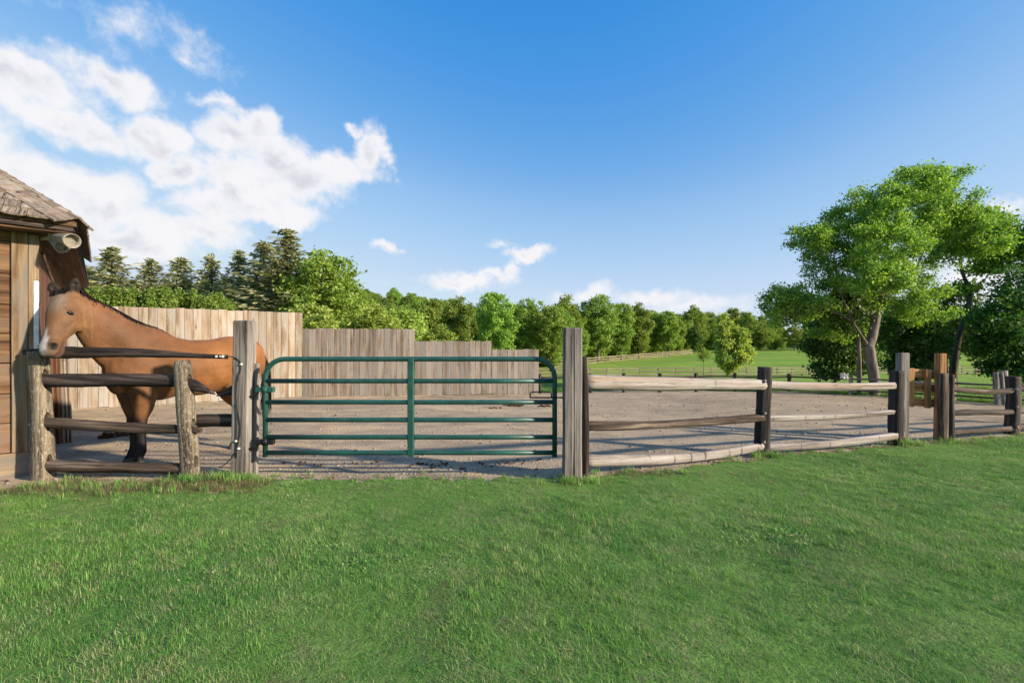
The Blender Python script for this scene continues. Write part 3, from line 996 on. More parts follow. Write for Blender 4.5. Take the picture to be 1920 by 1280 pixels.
# ---------------------------------------------------------------- wooden hand gate and its posts
p = thing('square_post', at(1693, 830, 7.0) * 1.0, 'pale grey square post with a sawn top behind the black fence post', 'post')
p.location.z = 0
put('timber', box_mesh('timber', 1.41, 0.135, 0.11, 0.008, 0.003, 61, 6), M['post_grey'], p, frame((p.location.x + 0.0, 7.02, -0.02), (p.location.x + 0.01, 7.02, 1.386)))
cp = thing('square_post', gd(1769, 831), 'orange brown post of three timbers right of the small wooden gate', 'post')
cx = cp.location.x
put('timber', box_mesh('timber', 1.40, 0.115, 0.10, 0.008, 0.003, 62, 6), M['post_orange'], cp, frame((cx + 0.035, 7.10, -0.02), (cx + 0.05, 7.10, 1.37)))
put('timber', log_mesh('timber', 1.10, 0.13, 0.09, 63, 20, 16, 4.5, 0.05), M['rail_brown'], cp, frame((cx - 0.03, 6.99, -0.02), (cx - 0.015, 6.99, 1.07)))
put('timber', log_mesh('timber', 1.08, 0.065, 0.16, 64, 20, 12, 4.0, 0.06), M['post_black'], cp, frame((cx + 0.10, 7.03, -0.02), (cx + 0.115, 7.03, 1.05)))
wg = thing('wooden_gate', (6.38, 7.14, 0.5), 'small brown plank gate hanging between two square posts', 'gate')
wx0, wx1 = 6.12, 6.70
for k, (zc, h) in enumerate(((1.075, 0.14), (0.855, 0.135), (0.625, 0.125))):
    put('cross_board', box_mesh('cross_board', wx1 - wx0, 0.028, h, 0.004, 0.002, 70 + k, 3), M['post_orange'], wg, frame((wx0, 7.16, zc + 0.01), (wx1, 7.16, zc - 0.035)))
for k, (px, w) in enumerate(((1709, 0.085), (1742, 0.06), (1735, 0.02), (1758, 0.05))):
    x = (px - 960) / F * 7.12
    dz = -0.045 * (x - wx0) / (wx1 - wx0)
    put('upright_board', box_mesh('upright_board', 0.605, w, 0.03 if k != 2 else 0.05, 0.004, 0.002, 75 + k, 3), M['post_orange'], wg,
        frame((x, 7.128 if k != 2 else 7.115, 0.555 + dz), (x, 7.128 if k != 2 else 7.115, 1.155 + dz)))

df = thing('split_rail_fence', PD * 1.0, 'dark split rail fence run at the far right beyond the wooden gate', 'fence')
df.location.z = 0
put('fence_post', log_mesh('fence_post', 1.02, 0.18, 0.15, 44, 24, 14, 3.6, 0.06), M['post_black'], df, frame(PD - UP * 0.03, PD + Vector((0.02, 0, 0.985))))
rail('rail', at(1780, 727, 7.08), at(1908, 730, 7.62), 0.07, 0.09, M['rail_brown'], df, 57, rough=0.1, bend=(0, -0.055))
rail('rail', at(1778, 774, 7.08), at(1910, 771, 7.62), 0.08, 0.085, M['rail_dark'], df, 58, rough=0.1)
rail('rail', at(1778, 812, 7.08), at(1910, 802, 7.62), 0.08, 0.085, M['rail_brown'], df, 59, rough=0.1)
PE = PD + Vector((2.3, 0.6, 0))
put('fence_post', log_mesh('fence_post', 1.02, 0.18, 0.15, 45, 24, 14, 3.6, 0.06), M['post_black'], df, frame(PE - UP * 0.03, PE + Vector((0.0, 0, 0.985))))
for z0, z1 in ((0.77, 0.76), (0.40, 0.42), (0.13, 0.14)):
    rail('rail', PD + UP * z0, PE + UP * z1, 0.08, 0.09, M['rail_brown'], df, int(z0 * 100), rough=0.1)
for px, py, Y, r in ((1906, 763, 7.5, 0.022), (1907, 801, 7.5, 0.026), (1905, 730, 7.5, 0.02)):
    c = at(px, py, Y)
    put('rail_end', log_mesh('rail_end', 0.10, r * 0.9, r * 1.4, int(px) + 7, 6, 10, 2.4, 0.1), M['rail_pale'], df, frame(c + Vector((0.0, 0.085, -0.005)), c + Vector((0.012, 0.0, 0.006))))

# ---------------------------------------------------------------- far side of the paddock
ff = thing('low_rail_fence', (2.5, 14.4, 0), 'low dark rail fence along the far edge of the paddock', 'fence')
FP = []
for px, py in ((1012, 739), (1107, 738), (1170, 737), (1237, 737), (1305, 736), (1378, 735), (1480, 735), (1595, 742)):
    FP.append(gd(px, py))
for q in (at(1684, 747, 13.0), at(1786, 752, 12.2), gd(1872, 759), gd(1990, 767)):
    q.z = 0
    FP.append(q)
for k, q in enumerate(FP):
    h = 0.63 if k not in (6, 7) else 0.60
    put('post', log_mesh('post', h + 0.03, 0.10, 0.10, 100 + k, 8, 8, 4, 0.06), M['post_black'] if k < 7 else M['post_grey'], ff, frame(q - UP * 0.03, q + Vector((0.01 * math.sin(k * 3), 0, h))))
for k in range(len(FP) - 1):
    a, b = FP[k], FP[k + 1]
    rail('rail', a + UP * 0.50, b + UP * 0.50, 0.06, 0.055, M['rail_dark'] if k < 7 else M['post_grey'], ff, 120 + k, nseg=10, nside=8, bend=(0, 0.02 * math.sin(k * 2.1)))
    if k in (1, 2, 7, 8, 9, 10):
        rail('rail', a + UP * 0.17, b + UP * 0.16, 0.05, 0.05, M['rail_pale'] if k < 4 else M['rail_brown'], ff, 140 + k, nseg=10, nside=8)
sp = thing('slab_post', gd(1877, 761), 'pale grey post of three leaning slabs at the paddock corner', 'post')
Ysp = sp.location.y
put('slab', log_mesh('slab', 0.85, 0.16, 0.10, 151, 12, 10, 5, 0.05), M['post_grey'], sp, frame(at(1873, 762, Ysp), at(1869, 700, Ysp)))
put('slab', box_mesh('slab', 0.86, 0.035, 0.12, 0.004, 0.006, 152, 6), M['rail_pale'], sp, frame(at(1881, 762, Ysp - 0.02), at(1876.5, 703, Ysp - 0.02)))
put('slab', log_mesh('slab', 0.90, 0.13, 0.10, 153, 12, 10, 5, 0.05), M['post_grey'], sp, frame(at(1885, 762, Ysp + 0.1), at(1883, 694, Ysp + 0.1)))
wc = thing('white_cloth', at(1583, 712, 13.55), 'small white cloth hanging on the far rail beside a post', 'cloth')
bmw = bmesh.new()
bmesh.ops.create_grid(bmw, x_segments=14, y_segments=10, size=0.5)
for v in bmw.verts:
    x, y = v.co.x, v.co.y
    v.co = Vector((x * 0.19 + 0.01 * math.sin(y * 9), 0.05 * math.sin(x * 11) * (0.4 + abs(y)) + 0.02 * math.sin(y * 13), y * 0.15 + 0.03 * math.sin(x * 14 + 1) - 0.03 * (abs(x) > 0.3)))
me = bm_mesh('cloth', bmw, True)
oc = put('drape', me, M['white_plastic'], wc, Matrix.Translation(at(1583, 704, 13.53)))
md = oc.modifiers.new('thick', 'SOLIDIFY')
md.thickness = 0.006

# ---------------------------------------------------------------- plank privacy fence, stepped down in four heights
pf = thing('plank_fence', (-6, 13.2, 0), 'tall cedar plank fence stepping down behind the horse and the gate', 'fence')
P0, P1, P2 = gd(40, 774), gd(567, 745), gd(1010, 740)
P0.z = P1.z = P2.z = 0
prf = random.Random(9)


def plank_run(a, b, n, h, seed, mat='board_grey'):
    d = (b - a)
    L = d.length
    u = d.normalized()
    nrm = Vector((u.y, -u.x, 0))
    w = L / n
    mats = M[mat]
    protos = [box_mesh('plank', h, w - 0.006, 0.024, 0.003, 0.003, seed * 10 + i, 4) for i in range(5)]
    for k in range(n):
        c = a + u * (w * (k + 0.5)) + nrm * prf.uniform(-0.004, 0.007)
        z0 = 0.02 + prf.uniform(-0.005, 0.02)
        x, z = UP, nrm
        tilt = prf.uniform(-0.0012, 0.0012)
        x = (UP + u * tilt).normalized()
        y = z.cross(x)
        mw = Matrix((x, y, z)).transposed().to_4x4()
        mw.translation = c + UP * z0
        put('plank', protos[prf.randrange(5)], mats, pf, mw @ Matrix.Diagonal((1 + prf.uniform(-0.002, 0.002), 1 + prf.uniform(-0.015, 0.0), 1, 1)))
    for zr in (0.35, h * 0.5, h - 0.3):
        back = -nrm * 0.055
        put('back_rail', box_mesh('back_rail', L, 0.04, 0.09, 0.004), M['rail_brown'], pf, frame(a + back + UP * zr, b + back + UP * zr))
    for k in range(3):
        c = a + u * (L * (k + 0.5) / 3) - nrm * 0.13
        put('back_post', box_mesh('back_post', h - 0.05, 0.10, 0.10, 0.005), M['rail_brown'], pf, frame(c, c + UP * (h - 0.05)))


XA, XB = gd(777.5, 742.4), gd(922.5, 740.9)
XA.z = XB.z = 0
h1 = EYE + (HOR - 588) / F * P1.y
h2 = EYE + (HOR - 617.5) / F * P1.y
h3 = EYE + (HOR - 641) / F * XA.y
h4 = EYE + (HOR - 656.5) / F * XB.y
plank_run(P0, P1, 31, h1, 1, 'board')
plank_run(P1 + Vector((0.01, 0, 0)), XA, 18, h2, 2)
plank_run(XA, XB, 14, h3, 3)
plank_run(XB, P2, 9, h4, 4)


# ---------------------------------------------------------------- post and rail fences out in the meadow
def field_fence(label, pts, step, hgt, nr, name='field_fence', pale='field_rail', seed=0):
    r = random.Random(seed)
    poly = [Vector((x, y, 0)) for x, y in pts]
    P = [poly[0]]
    for a, b in zip(poly[:-1], poly[1:]):
        n = max(1, round((b - a).length / step))
        P += [a.lerp(b, (i + 1) / n) for i in range(n)]
    for q in P:
        q.z = tz(q.x, q.y)
    root = thing(name, P[len(P) // 2], label, 'fence')
    pm = box_mesh('post', hgt + 0.1, 0.14, 0.14, 0.01)
    rm = box_mesh('rail', 1.0, 0.05, 0.13, 0.008)
    for q in P:
        put('post', pm, M[pale], root, frame(q - UP * 0.1, q + Vector((r.uniform(-.02, .02), 0, hgt))))
    for a, b in zip(P[:-1], P[1:]):
        for k in range(nr):
            z = hgt * (0.92 - 0.36 * k) - r.uniform(0, 0.04)
            m4 = frame(a + UP * z + Vector((0, -0.1, 0)), b + UP * (z - r.uniform(0, 0.04)) + Vector((0, -0.1, 0)))
            put('rail', rm, M[pale], root, m4 @ Matrix.Diagonal(((b - a).length, 1, 1, 1)))
    return root


def fpt(px, Y):
    return ((px - 960) / F * Y, Y)


field_fence('pale post and rail fence crossing the near meadow behind the young tree', [fpt(900, 50), fpt(1010, 50), fpt(1200, 52), fpt(1400, 53), fpt(1540, 55), fpt(1640, 57), fpt(1960, 60)], 2.1, 1.0, 3, seed=1)
field_fence('pale rail fence climbing the meadow in front of the far wood', [fpt(1040, 66), fpt(1085, 70), fpt(1130, 77), fpt(1200, 89), fpt(1260, 100), fpt(1300, 108)], 2.6, 1.1, 3, seed=2)


# ================================================================ vegetation
def leaf_mat(name, dark, mid, light, trans=0.42, rough=0.55, clump=0.7, vary=0.16):
    m, t, b = new_mat(name)
    geo = t.nodes.new('ShaderNodeNewGeometry')
    rnd = geo.outputs['Random Per Island']
    ob = t.nodes.new('ShaderNodeObjectInfo').outputs['Random']
    tc = t.nodes.new('ShaderNodeTexCoord').outputs['Object']
    cl = noise(t, tc, clump, 3, 0.6)
    f = mth(t, 'ADD', mth(t, 'MULTIPLY', rnd, 0.5), mth(t, 'MULTIPLY', cl, 0.5))
    c = ramp(t, f, [(0.22, dark), (0.5, mid), (0.78, light)])
    hs_ = nd(t, 'ShaderNodeHueSaturation', None, Hue=mth(t, 'MULTIPLY_ADD', ob, 0.026, 0.484), Saturation=1.0,
             Value=mth(t, 'MULTIPLY_ADD', ob, 2 * vary, 1 - vary), Color=c)
    t.links.new(hs_.outputs[0], b.inputs['Base Color'])
    b.inputs['Roughness'].default_value = rough
    b.inputs['Specular IOR Level'].default_value = 0.3
    tr = nd(t, 'ShaderNodeBsdfTranslucent', None, Color=mixc(t, 1.0, hs_.outputs[0], (1.25, 1.2, 0.55), 'MULTIPLY'))
    mx = nd(t, 'ShaderNodeMixShader', None, i0=trans, i1=b.outputs[0], i2=tr.outputs[0])
    t.links.new(mx.outputs[0], t.nodes['Material Output'].inputs[0])
    return m


def bark_mat(name, a, b_):
    m, t, b = new_mat(name)
    tc = t.nodes.new('ShaderNodeTexCoord').outputs['Object']
    n = noise(t, vm(t, 'MULTIPLY', tc, (9, 9, 1.6)), 1.0, 5, 0.65)
    n2 = noise(t, tc, 1.3, 3, 0.6)
    c = mixc(t, maprange(t, n, 0.35, 0.65), a, b_)
    c = mixc(t, mth(t, 'MULTIPLY', maprange(t, n2, 0.5, 0.7), 0.4), c, (b_[0] * 1.15, b_[1] * 1.2, b_[2] * 1.1))
    t.links.new(c, b.inputs['Base Color'])
    bp = nd(t, 'ShaderNodeBump', None, Strength=0.8, Distance=0.03, Height=n)
    t.links.new(bp.outputs[0], b.inputs['Normal'])
    return m


M['leaf_bright'] = leaf_mat('bright_leaf', (0.127, 0.226, 0.039), (0.220, 0.363, 0.065), (0.341, 0.484, 0.104))
M['leaf_mid'] = leaf_mat('mid_leaf', (0.104, 0.181, 0.036), (0.195, 0.306, 0.056), (0.312, 0.431, 0.087))
M['leaf_big'] = leaf_mat('broad_tree_leaf', (0.089, 0.188, 0.030), (0.182, 0.331, 0.051), (0.338, 0.500, 0.083), clump=1.3)
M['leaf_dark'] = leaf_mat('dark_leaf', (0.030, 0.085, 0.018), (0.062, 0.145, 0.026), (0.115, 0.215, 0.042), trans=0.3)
M['leaf_yellow'] = leaf_mat('yellow_green_leaf', (0.190, 0.280, 0.055), (0.310, 0.430, 0.090), (0.430, 0.540, 0.140))
M['needle'] = leaf_mat('spruce_needle', (0.120, 0.145, 0.080), (0.250, 0.270, 0.135), (0.420, 0.410, 0.210), trans=0.25, clump=1.0, vary=0.12)
M['hedge_leaf'] = leaf_mat('hedge_leaf', (0.085, 0.165, 0.030), (0.165, 0.285, 0.050), (0.290, 0.400, 0.090), clump=1.5)
M['bark'] = bark_mat('grey_bark', (0.085, 0.068, 0.055), (0.20, 0.17, 0.145))
M['bark_dark'] = bark_mat('dark_bark', (0.03, 0.024, 0.02), (0.085, 0.07, 0.058))


def leaf_quads(pts, sizes, rng, up=0.5, aspect=0.62, nrm=None):
    """Rhombic leaves, one island each."""
    n = len(pts)
    N = rng.normal(size=(n, 3))
    N[:, 2] += up
    if nrm is not None:
        N += nrm
    N /= np.linalg.norm(N, axis=1)[:, None]
    A = rng.normal(size=(n, 3))
    A -= N * np.sum(A * N, 1)[:, None]
    A /= np.linalg.norm(A, axis=1)[:, None]
    B = np.cross(N, A)
    s = sizes[:, None]
    fold = N * s * 0.12
    V = np.stack([pts - A * s * 0.5, pts + B * s * 0.5 * aspect + fold, pts + A * s * 0.5, pts - B * s * 0.5 * aspect + fold], 1)
    return V.reshape(-1, 3)


def leaf_mesh(name, V):
    n = len(V) // 4
    return mesh_np(name, V, np.arange(n * 4).reshape(-1, 4), 4)


def in_lobes(rng, lobes, n, shell=0.55):
    """n points per unit weight spread in ellipsoid lobes, thicker towards the outside."""
    P = []
    tot = sum(l[6] for l in lobes)
    for (cx, cy, cz, rx, ry, rz, w) in lobes:
        k = max(1, int(round(n * w / tot)))
        d = rng.normal(size=(k, 3))
        d /= np.linalg.norm(d, axis=1)[:, None]
        r = rng.uniform(shell ** 3, 1.0, k) ** (1 / 3)
        P.append(np.array([cx, cy, cz]) + d * r[:, None] * np.array([rx, ry, rz]))
    return np.concatenate(P)


def grow(trunks, tips, rng, r_tip=0.008, r_base=None, expo=2.35, wig=0.10):
    """Join crown tips to the stems by the nearest limb; returns (branch vertices, quads)."""
    pos, par = [], []
    for tr in trunks:
        start = tr.get('from', -1)
        prev = start
        pts = tr['pts']
        for i, p in enumerate(pts):
            if start >= 0 and i == 0:
                continue
            pos.append(np.array(p, float))
            par.append(prev)
            prev = len(pos) - 1
    n_trunk = len(pos)
    root = pos[0]
    hub = np.mean([pos[-1]], 0)
    order = np.argsort(np.linalg.norm(tips - tips.mean(0), axis=1) + rng.uniform(0, 0.3, len(tips)))
    tip_idx = []
    cap = 40000
    P = np.zeros((cap, 3))
    P[:len(pos)] = np.array(pos)
    n = len(pos)
    usable = [i for i in range(n_trunk) if pos[i][2] > root[2] + trunks[0].get('bare', 1.0)]
    mask = np.zeros(cap, bool)
    mask[usable] = True
    for ti in order:
        t = tips[ti]
        idx = np.nonzero(mask[:n])[0]
        d = P[idx] - t
        dist = np.sqrt((d ** 2).sum(1))
        # limbs rise: a tip prefers a parent that lies below it and towards the stem
        cost = dist + 0.55 * np.maximum(0, d[:, 2])
        j = idx[np.argmin(cost)]
        L = np.linalg.norm(P[j] - t)
        m = max(2, min(6, int(L / 0.35)))
        prev = j
        for k in range(1, m + 1):
            f = k / m
            q = P[j] * (1 - f) + t * f
            q = q + rng.normal(size=3) * wig * L * 0.35 * math.sin(math.pi * f)
            q[2] += 0.10 * L * math.sin(math.pi * f)
            pos.append(q)
            par.append(prev)
            P[n] = q
            mask[n] = True
            prev = n
            n += 1
        tip_idx.append(prev)
    par = np.array(par)
    P = P[:n]
    acc = np.zeros(n)
    leafs = np.ones(n, bool)
    leafs[par[par >= 0]] = False
    acc[leafs] = r_tip ** expo
    for i in range(n - 1, -1, -1):
        if par[i] >= 0:
            acc[par[i]] += acc[i]
    rad = acc ** (1 / expo)
    if r_base:
        k = r_base / rad[0]
        rad = np.where(rad > r_tip * 3, rad * (1 + (k - 1) * np.clip((rad - 3 * r_tip) / (rad[0] - 3 * r_tip + 1e-9), 0, 1)), rad)
    zr = (P[:, 2] - P[0, 2]) / max(1e-6, (P[:, 2].max() - P[0, 2]))
    rad = np.maximum(np.minimum(rad, r_tip * 1.2), rad * (1 - 0.62 * np.clip(zr * 1.5 - 0.3, 0, 1)))
    return P, par, rad, n_trunk


def branch_mesh(name, P, par, rad, min_r=0.0, flare=0.0):
    V, Q = [], []
    base = 0
    for i in range(len(P)):
        j = par[i]
        if j < 0 or rad[i] < min_r:
            continue
        a, b = P[j], P[i]
        d = b - a
        L = np.linalg.norm(d)
        if L < 1e-5:
            continue
        d = d / L
        ns = 10 if rad[i] > 0.06 else (6 if rad[i] > 0.02 else 4)
        o = np.cross(d, [0.3, 0.2, 0.93]) if abs(d[2]) < 0.95 else np.cross(d, [1.0, 0.1, 0])
        o /= np.linalg.norm(o)
        e = np.cross(d, o)
        th = np.linspace(0, 2 * np.pi, ns, endpoint=False)
        ring = np.cos(th)[:, None] * o + np.sin(th)[:, None] * e
        ra = min(rad[j], rad[i] * 1.5) if j > 0 or True else rad[j]
        V.append(a - d * ra * 0.25 + ring * ra)
        V.append(b + d * rad[i] * 0.25 + ring * rad[i])
        for k in range(ns):
            Q.append((base + k, base + (k + 1) % ns, base + ns + (k + 1) % ns, base + ns + k))
        base += 2 * ns
    me = mesh_np(name, np.concatenate(V), np.array(Q), 4, True)
    return me


def tree_meshes(seed, trunks, lobes, n_tips, n_leaves, leaf, spread, r_base, bare=1.0, shell=0.5, min_r=0.0, flat=0.65, up=0.5):
    rng = np.random.RandomState(seed)
    tips = in_lobes(rng, lobes, n_tips, shell)
    trunks[0]['bare'] = bare
    P, par, rad, nt = grow(trunks, tips, rng, r_base=r_base)
    bm_ = branch_mesh('trunk', P, par, rad, min_r)
    leafy = np.nonzero((rad < 0.03) & (np.arange(len(P)) >= nt))[0]
    is_tip = np.ones(len(P), bool)
    is_tip[par[par >= 0]] = False
    wts = np.where(is_tip[leafy], 3.0, 1.0)
    wts *= rng.uniform(0.3, 1.7, len(leafy))
    pick = rng.choice(leafy, size=n_leaves, p=wts / wts.sum())
    pts = P[pick] + rng.normal(size=(n_leaves, 3)) * np.array([spread, spread, spread * flat])
    sz = leaf * rng.uniform(0.6, 1.35, n_leaves)
    V = leaf_quads(pts, sz, rng, up=up)
    return bm_, leaf_mesh('crown', V)


def place_tree(name, label, trunk_me, crown_me, leaf, bark, loc, scale=1.0, rot=0.0, group=None, cat='tree', wide=1.0):
    root = thing(name, loc, label, cat, group)
    mw = Matrix.Translation(loc) @ Matrix.Rotation(rot, 4, 'Z') @ Matrix.Diagonal((scale * wide, scale * wide, scale, 1))
    if trunk_me:
        put('trunk', trunk_me, bark, root, mw)
    o = put('crown', crown_me, None, root, mw)
    if not crown_me.materials:
        crown_me.materials.append(None)
    o.material_slots[0].link = 'OBJECT'
    o.material_slots[0].material = leaf
    return root


# ---------------------------------------------------------------- the big twin stemmed tree on the right
BT = gd(1637, 743)
by = BT.y


def L3(px, py, rpx, rpy, dy=0.0, w=1.0, ry=None):
    """crown lobe from photograph pixels at the tree's distance, relative to its foot"""
    Y = by + dy
    c = at(px, py, Y) - BT
    return (c.x, c.y, c.z, rpx / F * Y, (ry if ry else rpx / F * Y * 0.9), rpy / F * Y, w)


lobes = [L3(1715, 372, 95, 52, 0.2, 2.2), L3(1640, 395, 60, 50, -0.3, 1.3), L3(1560, 425, 42, 42, 0.3, 0.8), L3(1520, 455, 46, 32, -0.2, 0.7), L3(1570, 500, 62, 40, 0.2, 1.1),
         L3(1660, 470, 78, 60, -0.8, 1.7), L3(1745, 450, 80, 58, 0.8, 1.7), L3(1810, 430, 62, 48, 0.3, 1.1), L3(1845, 460, 45, 26, -0.2, 0.5), L3(1590, 560, 60, 45, 0.6, 1.0),
         L3(1470, 560, 42, 26, 0.2, 0.55), L3(1462, 590, 38, 30, 0.5, 0.45), L3(1690, 545, 70, 42, 0.9, 1.1), L3(1755, 345, 35, 26, 0.4, 0.5), L3(1640, 520, 55, 40, -1.0, 0.7),
         L3(1515, 572, 52, 32, 0.2, 0.8), L3(1565, 608, 48, 34, 0.9, 0.6), L3(1710, 585, 62, 36, 1.2, 0.8), L3(1620, 455, 60, 50, 0.6, 0.8)]


def rel(px, py, dy=0.0):
    c = at(px, py, by + dy) - BT
    return (c.x, c.y, c.z)


t1 = {'pts': [(0.03, 0, -0.05), rel(1640, 735), rel(1640, 715), rel(1636, 690), rel(1632, 668), rel(1629, 650)]}
t2 = {'from': 5, 'pts': [0, rel(1634, 636, .05), rel(1640, 610, .1), rel(1646, 580, .1), rel(1649, 552, .1), rel(1655, 525), rel(1668, 495), rel(1690, 465), rel(1712, 430)]}
t3 = {'from': 5, 'pts': [0, rel(1618, 632, -.1), rel(1603, 610, -.2), rel(1594, 590, -.2), rel(1580, 560, -.2), rel(1570, 530), rel(1566, 500), rel(1562, 470)]}
t4 = {'from': 8, 'pts': [0, rel(1600, 602, -.2), rel(1575, 588, 0), rel(1545, 578, .2), rel(1515, 574, .2), rel(1485, 566, .2)]}
tm, cmh = tree_meshes(5, [t1, t2, t3, t4], lobes, 700, 100000, 0.074, 0.12, 0.14, bare=1.6, shell=0.30, flat=0.7)
place_tree('broadleaf_tree', 'big broadleaf tree with twin grey stems beyond the paddock fence', tm, cmh, M['leaf_big'], M['bark'], BT)
# the thin straight stem beside it
ST = gd(1611, 741)
tl = [(0.15, 0.2, 3.0, 0.9, 0.8, 0.5, 1), (-0.3, 0, 2.5, 0.7, 0.7, 0.4, 0.7)]
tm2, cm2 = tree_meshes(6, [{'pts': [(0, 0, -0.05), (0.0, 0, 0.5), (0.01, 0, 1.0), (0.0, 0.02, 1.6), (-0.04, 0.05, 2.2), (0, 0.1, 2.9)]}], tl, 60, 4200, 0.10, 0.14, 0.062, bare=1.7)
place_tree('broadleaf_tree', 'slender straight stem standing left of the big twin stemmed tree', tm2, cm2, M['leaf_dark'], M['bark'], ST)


def local_lobes(foot, Y, items):
    out = []
    for (px, py, rx, ry, dy, w) in items:
        c = at(px, py, Y + dy) - foot
        out.append((c.x, c.y, c.z, rx / F * Y, rx / F * Y * 0.9, ry / F * Y, w))
    return out


# second tree with the crooked stem, right of it
Y2 = 17.5
T2 = Vector(((1786 - 960) / F * Y2, Y2, tz(14, Y2)))


def rel2(px, py, dy=0.0):
    c = at(px, py, Y2 + dy) - T2
    return (c.x, c.y, c.z)


tm3, cm3 = tree_meshes(7, [{'pts': [rel2(1788, 735), rel2(1787, 700), rel2(1790, 670), rel2(1796, 635), rel2(1808, 600), rel2(1818, 570), rel2(1816, 540), rel2(1806, 515), rel2(1800, 490), rel2(1806, 450)]},
                           {'from': 6, 'pts': [0, rel2(1840, 530), rel2(1865, 505)]}],
                       local_lobes(T2, Y2, [(1815, 430, 55, 45, 0, 1.4), (1860, 455, 30, 30, 0.3, 0.6), (1775, 440, 40, 40, 0.4, 0.6), (1850, 500, 34, 16, 0, 0.4), (1790, 545, 40, 20, 0.6, 0.4)]),
                       190, 12000, 0.13, 0.17, 0.13, bare=2.2, shell=0.3)
place_tree('broadleaf_tree', 'crooked dark stemmed tree right of the big twin stemmed tree', tm3, cm3, M['leaf_big'], M['bark_dark'], T2)


# understorey bushes and the dense dark trees that close the right side
def bush(name, label, foot, Y, items, n_tips, n_leaves, leafsize, spread, mat, seed, group=None, cat='bush', r_base=0.05, bare=0.15, shell=0.4):
    lob = local_lobes(foot, Y, items)
    top = max(l[2] for l in lob)
    tr = [{'pts': [(0, 0, -0.05), (0.02, 0, top * 0.15), (0.0, 0.03, top * 0.35), (0.05, 0, top * 0.6), (0, 0, top * 0.85)]}]
    a, b = tree_meshes(seed, tr, lob, n_tips, n_leaves, leafsize, spread, r_base, bare=bare, shell=shell)
    return place_tree(name, label, a, b, mat, M['bark_dark'], foot, cat=cat, group=group)


def foot(px, Y):
    x = (px - 960) / F * Y
    return Vector((x, Y, tz(x, Y)))


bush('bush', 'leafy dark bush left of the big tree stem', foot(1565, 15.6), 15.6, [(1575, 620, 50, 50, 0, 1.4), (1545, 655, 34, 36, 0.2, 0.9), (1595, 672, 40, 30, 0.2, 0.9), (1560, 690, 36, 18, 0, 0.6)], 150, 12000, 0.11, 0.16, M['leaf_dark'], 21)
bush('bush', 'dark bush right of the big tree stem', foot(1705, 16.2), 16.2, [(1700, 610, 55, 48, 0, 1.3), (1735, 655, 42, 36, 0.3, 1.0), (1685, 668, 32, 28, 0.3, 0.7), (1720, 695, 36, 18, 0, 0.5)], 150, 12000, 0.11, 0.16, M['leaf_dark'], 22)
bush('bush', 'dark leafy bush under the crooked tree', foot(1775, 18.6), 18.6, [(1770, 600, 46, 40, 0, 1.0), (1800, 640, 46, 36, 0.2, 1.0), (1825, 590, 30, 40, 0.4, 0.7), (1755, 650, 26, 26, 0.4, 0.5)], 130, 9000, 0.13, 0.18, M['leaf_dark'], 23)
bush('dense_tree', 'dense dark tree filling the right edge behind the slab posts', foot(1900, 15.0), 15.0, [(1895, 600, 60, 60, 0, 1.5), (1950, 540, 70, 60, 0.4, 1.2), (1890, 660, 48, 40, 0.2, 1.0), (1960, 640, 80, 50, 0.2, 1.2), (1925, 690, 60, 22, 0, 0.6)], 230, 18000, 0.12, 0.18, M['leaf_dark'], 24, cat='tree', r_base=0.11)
bush('broadleaf_tree', 'leafy crown reaching in at the right edge above the dark tree', foot(1975, 16.5), 16.5, [(1935, 455, 34, 34, 0, 0.6), (1990, 440, 70, 60, 0, 1.2), (1920, 490, 26, 20, 0.2, 0.35), (2020, 520, 70, 60, 0.3, 1.0)], 150, 10000, 0.12, 0.16, M['leaf_big'], 25, cat='tree', r_base=0.14, bare=2.0)

# young pyramidal tree in the meadow and the sapling beside it
YT = 44.0
a_, b_ = tree_meshes(31, [{'pts': [(0, 0, -0.05), (0.0, 0, 1.0), (-0.1, 0, 2.4), (-0.25, 0, 4.2), (-0.3, 0, 5.6)]}],
                     local_lobes(foot(1376, YT), YT, [(1357, 612, 9, 24, 0, 0.7), (1362, 640, 18, 20, 0, 1.0), (1388, 636, 13, 28, 0, 0.8), (1370, 668, 32, 18, 0, 1.2), (1392, 662, 20, 22, 0, 0.7), (1370, 686, 27, 12, 0, 0.6)]),
                     170, 9000, 0.24, 0.20, 0.13, bare=0.7, shell=0.5)
place_tree('young_tree', 'young yellow green pyramidal tree standing alone in the meadow', a_, b_, M['leaf_yellow'], M['bark'], foot(1376, YT))
a_, b_ = tree_meshes(32, [{'pts': [(0, 0, -0.05), (0, 0, 1.2), (0.05, 0, 2.2)]}], [(0.05, 0, 2.4, 0.5, 0.5, 0.7, 1)], 30, 420, 0.2, 0.16, 0.035, bare=1.2)
place_tree('sapling', 'thin small sapling in the meadow left of the young tree', a_, b_, M['leaf_mid'], M['bark'], foot(1319, 47))


# ---------------------------------------------------------------- shared tree kinds for the woods
def proto(seed, H, lobes, n_tips, n_leaves, leaf, spread, r_base, bare, shell=0.55):
    tr = [{'pts': [(0, 0, -0.1), (0.05, 0, H * 0.15), (0.0, 0.1, H * 0.3), (0.1, 0, H * 0.5), (0, 0, H * 0.7), (0.05, 0.05, H * 0.85)]}]
    return tree_meshes(seed, tr, lobes, n_tips, n_leaves, leaf, spread, r_base, bare=bare, shell=shell, min_r=0.02)


rp = np.random.RandomState(77)


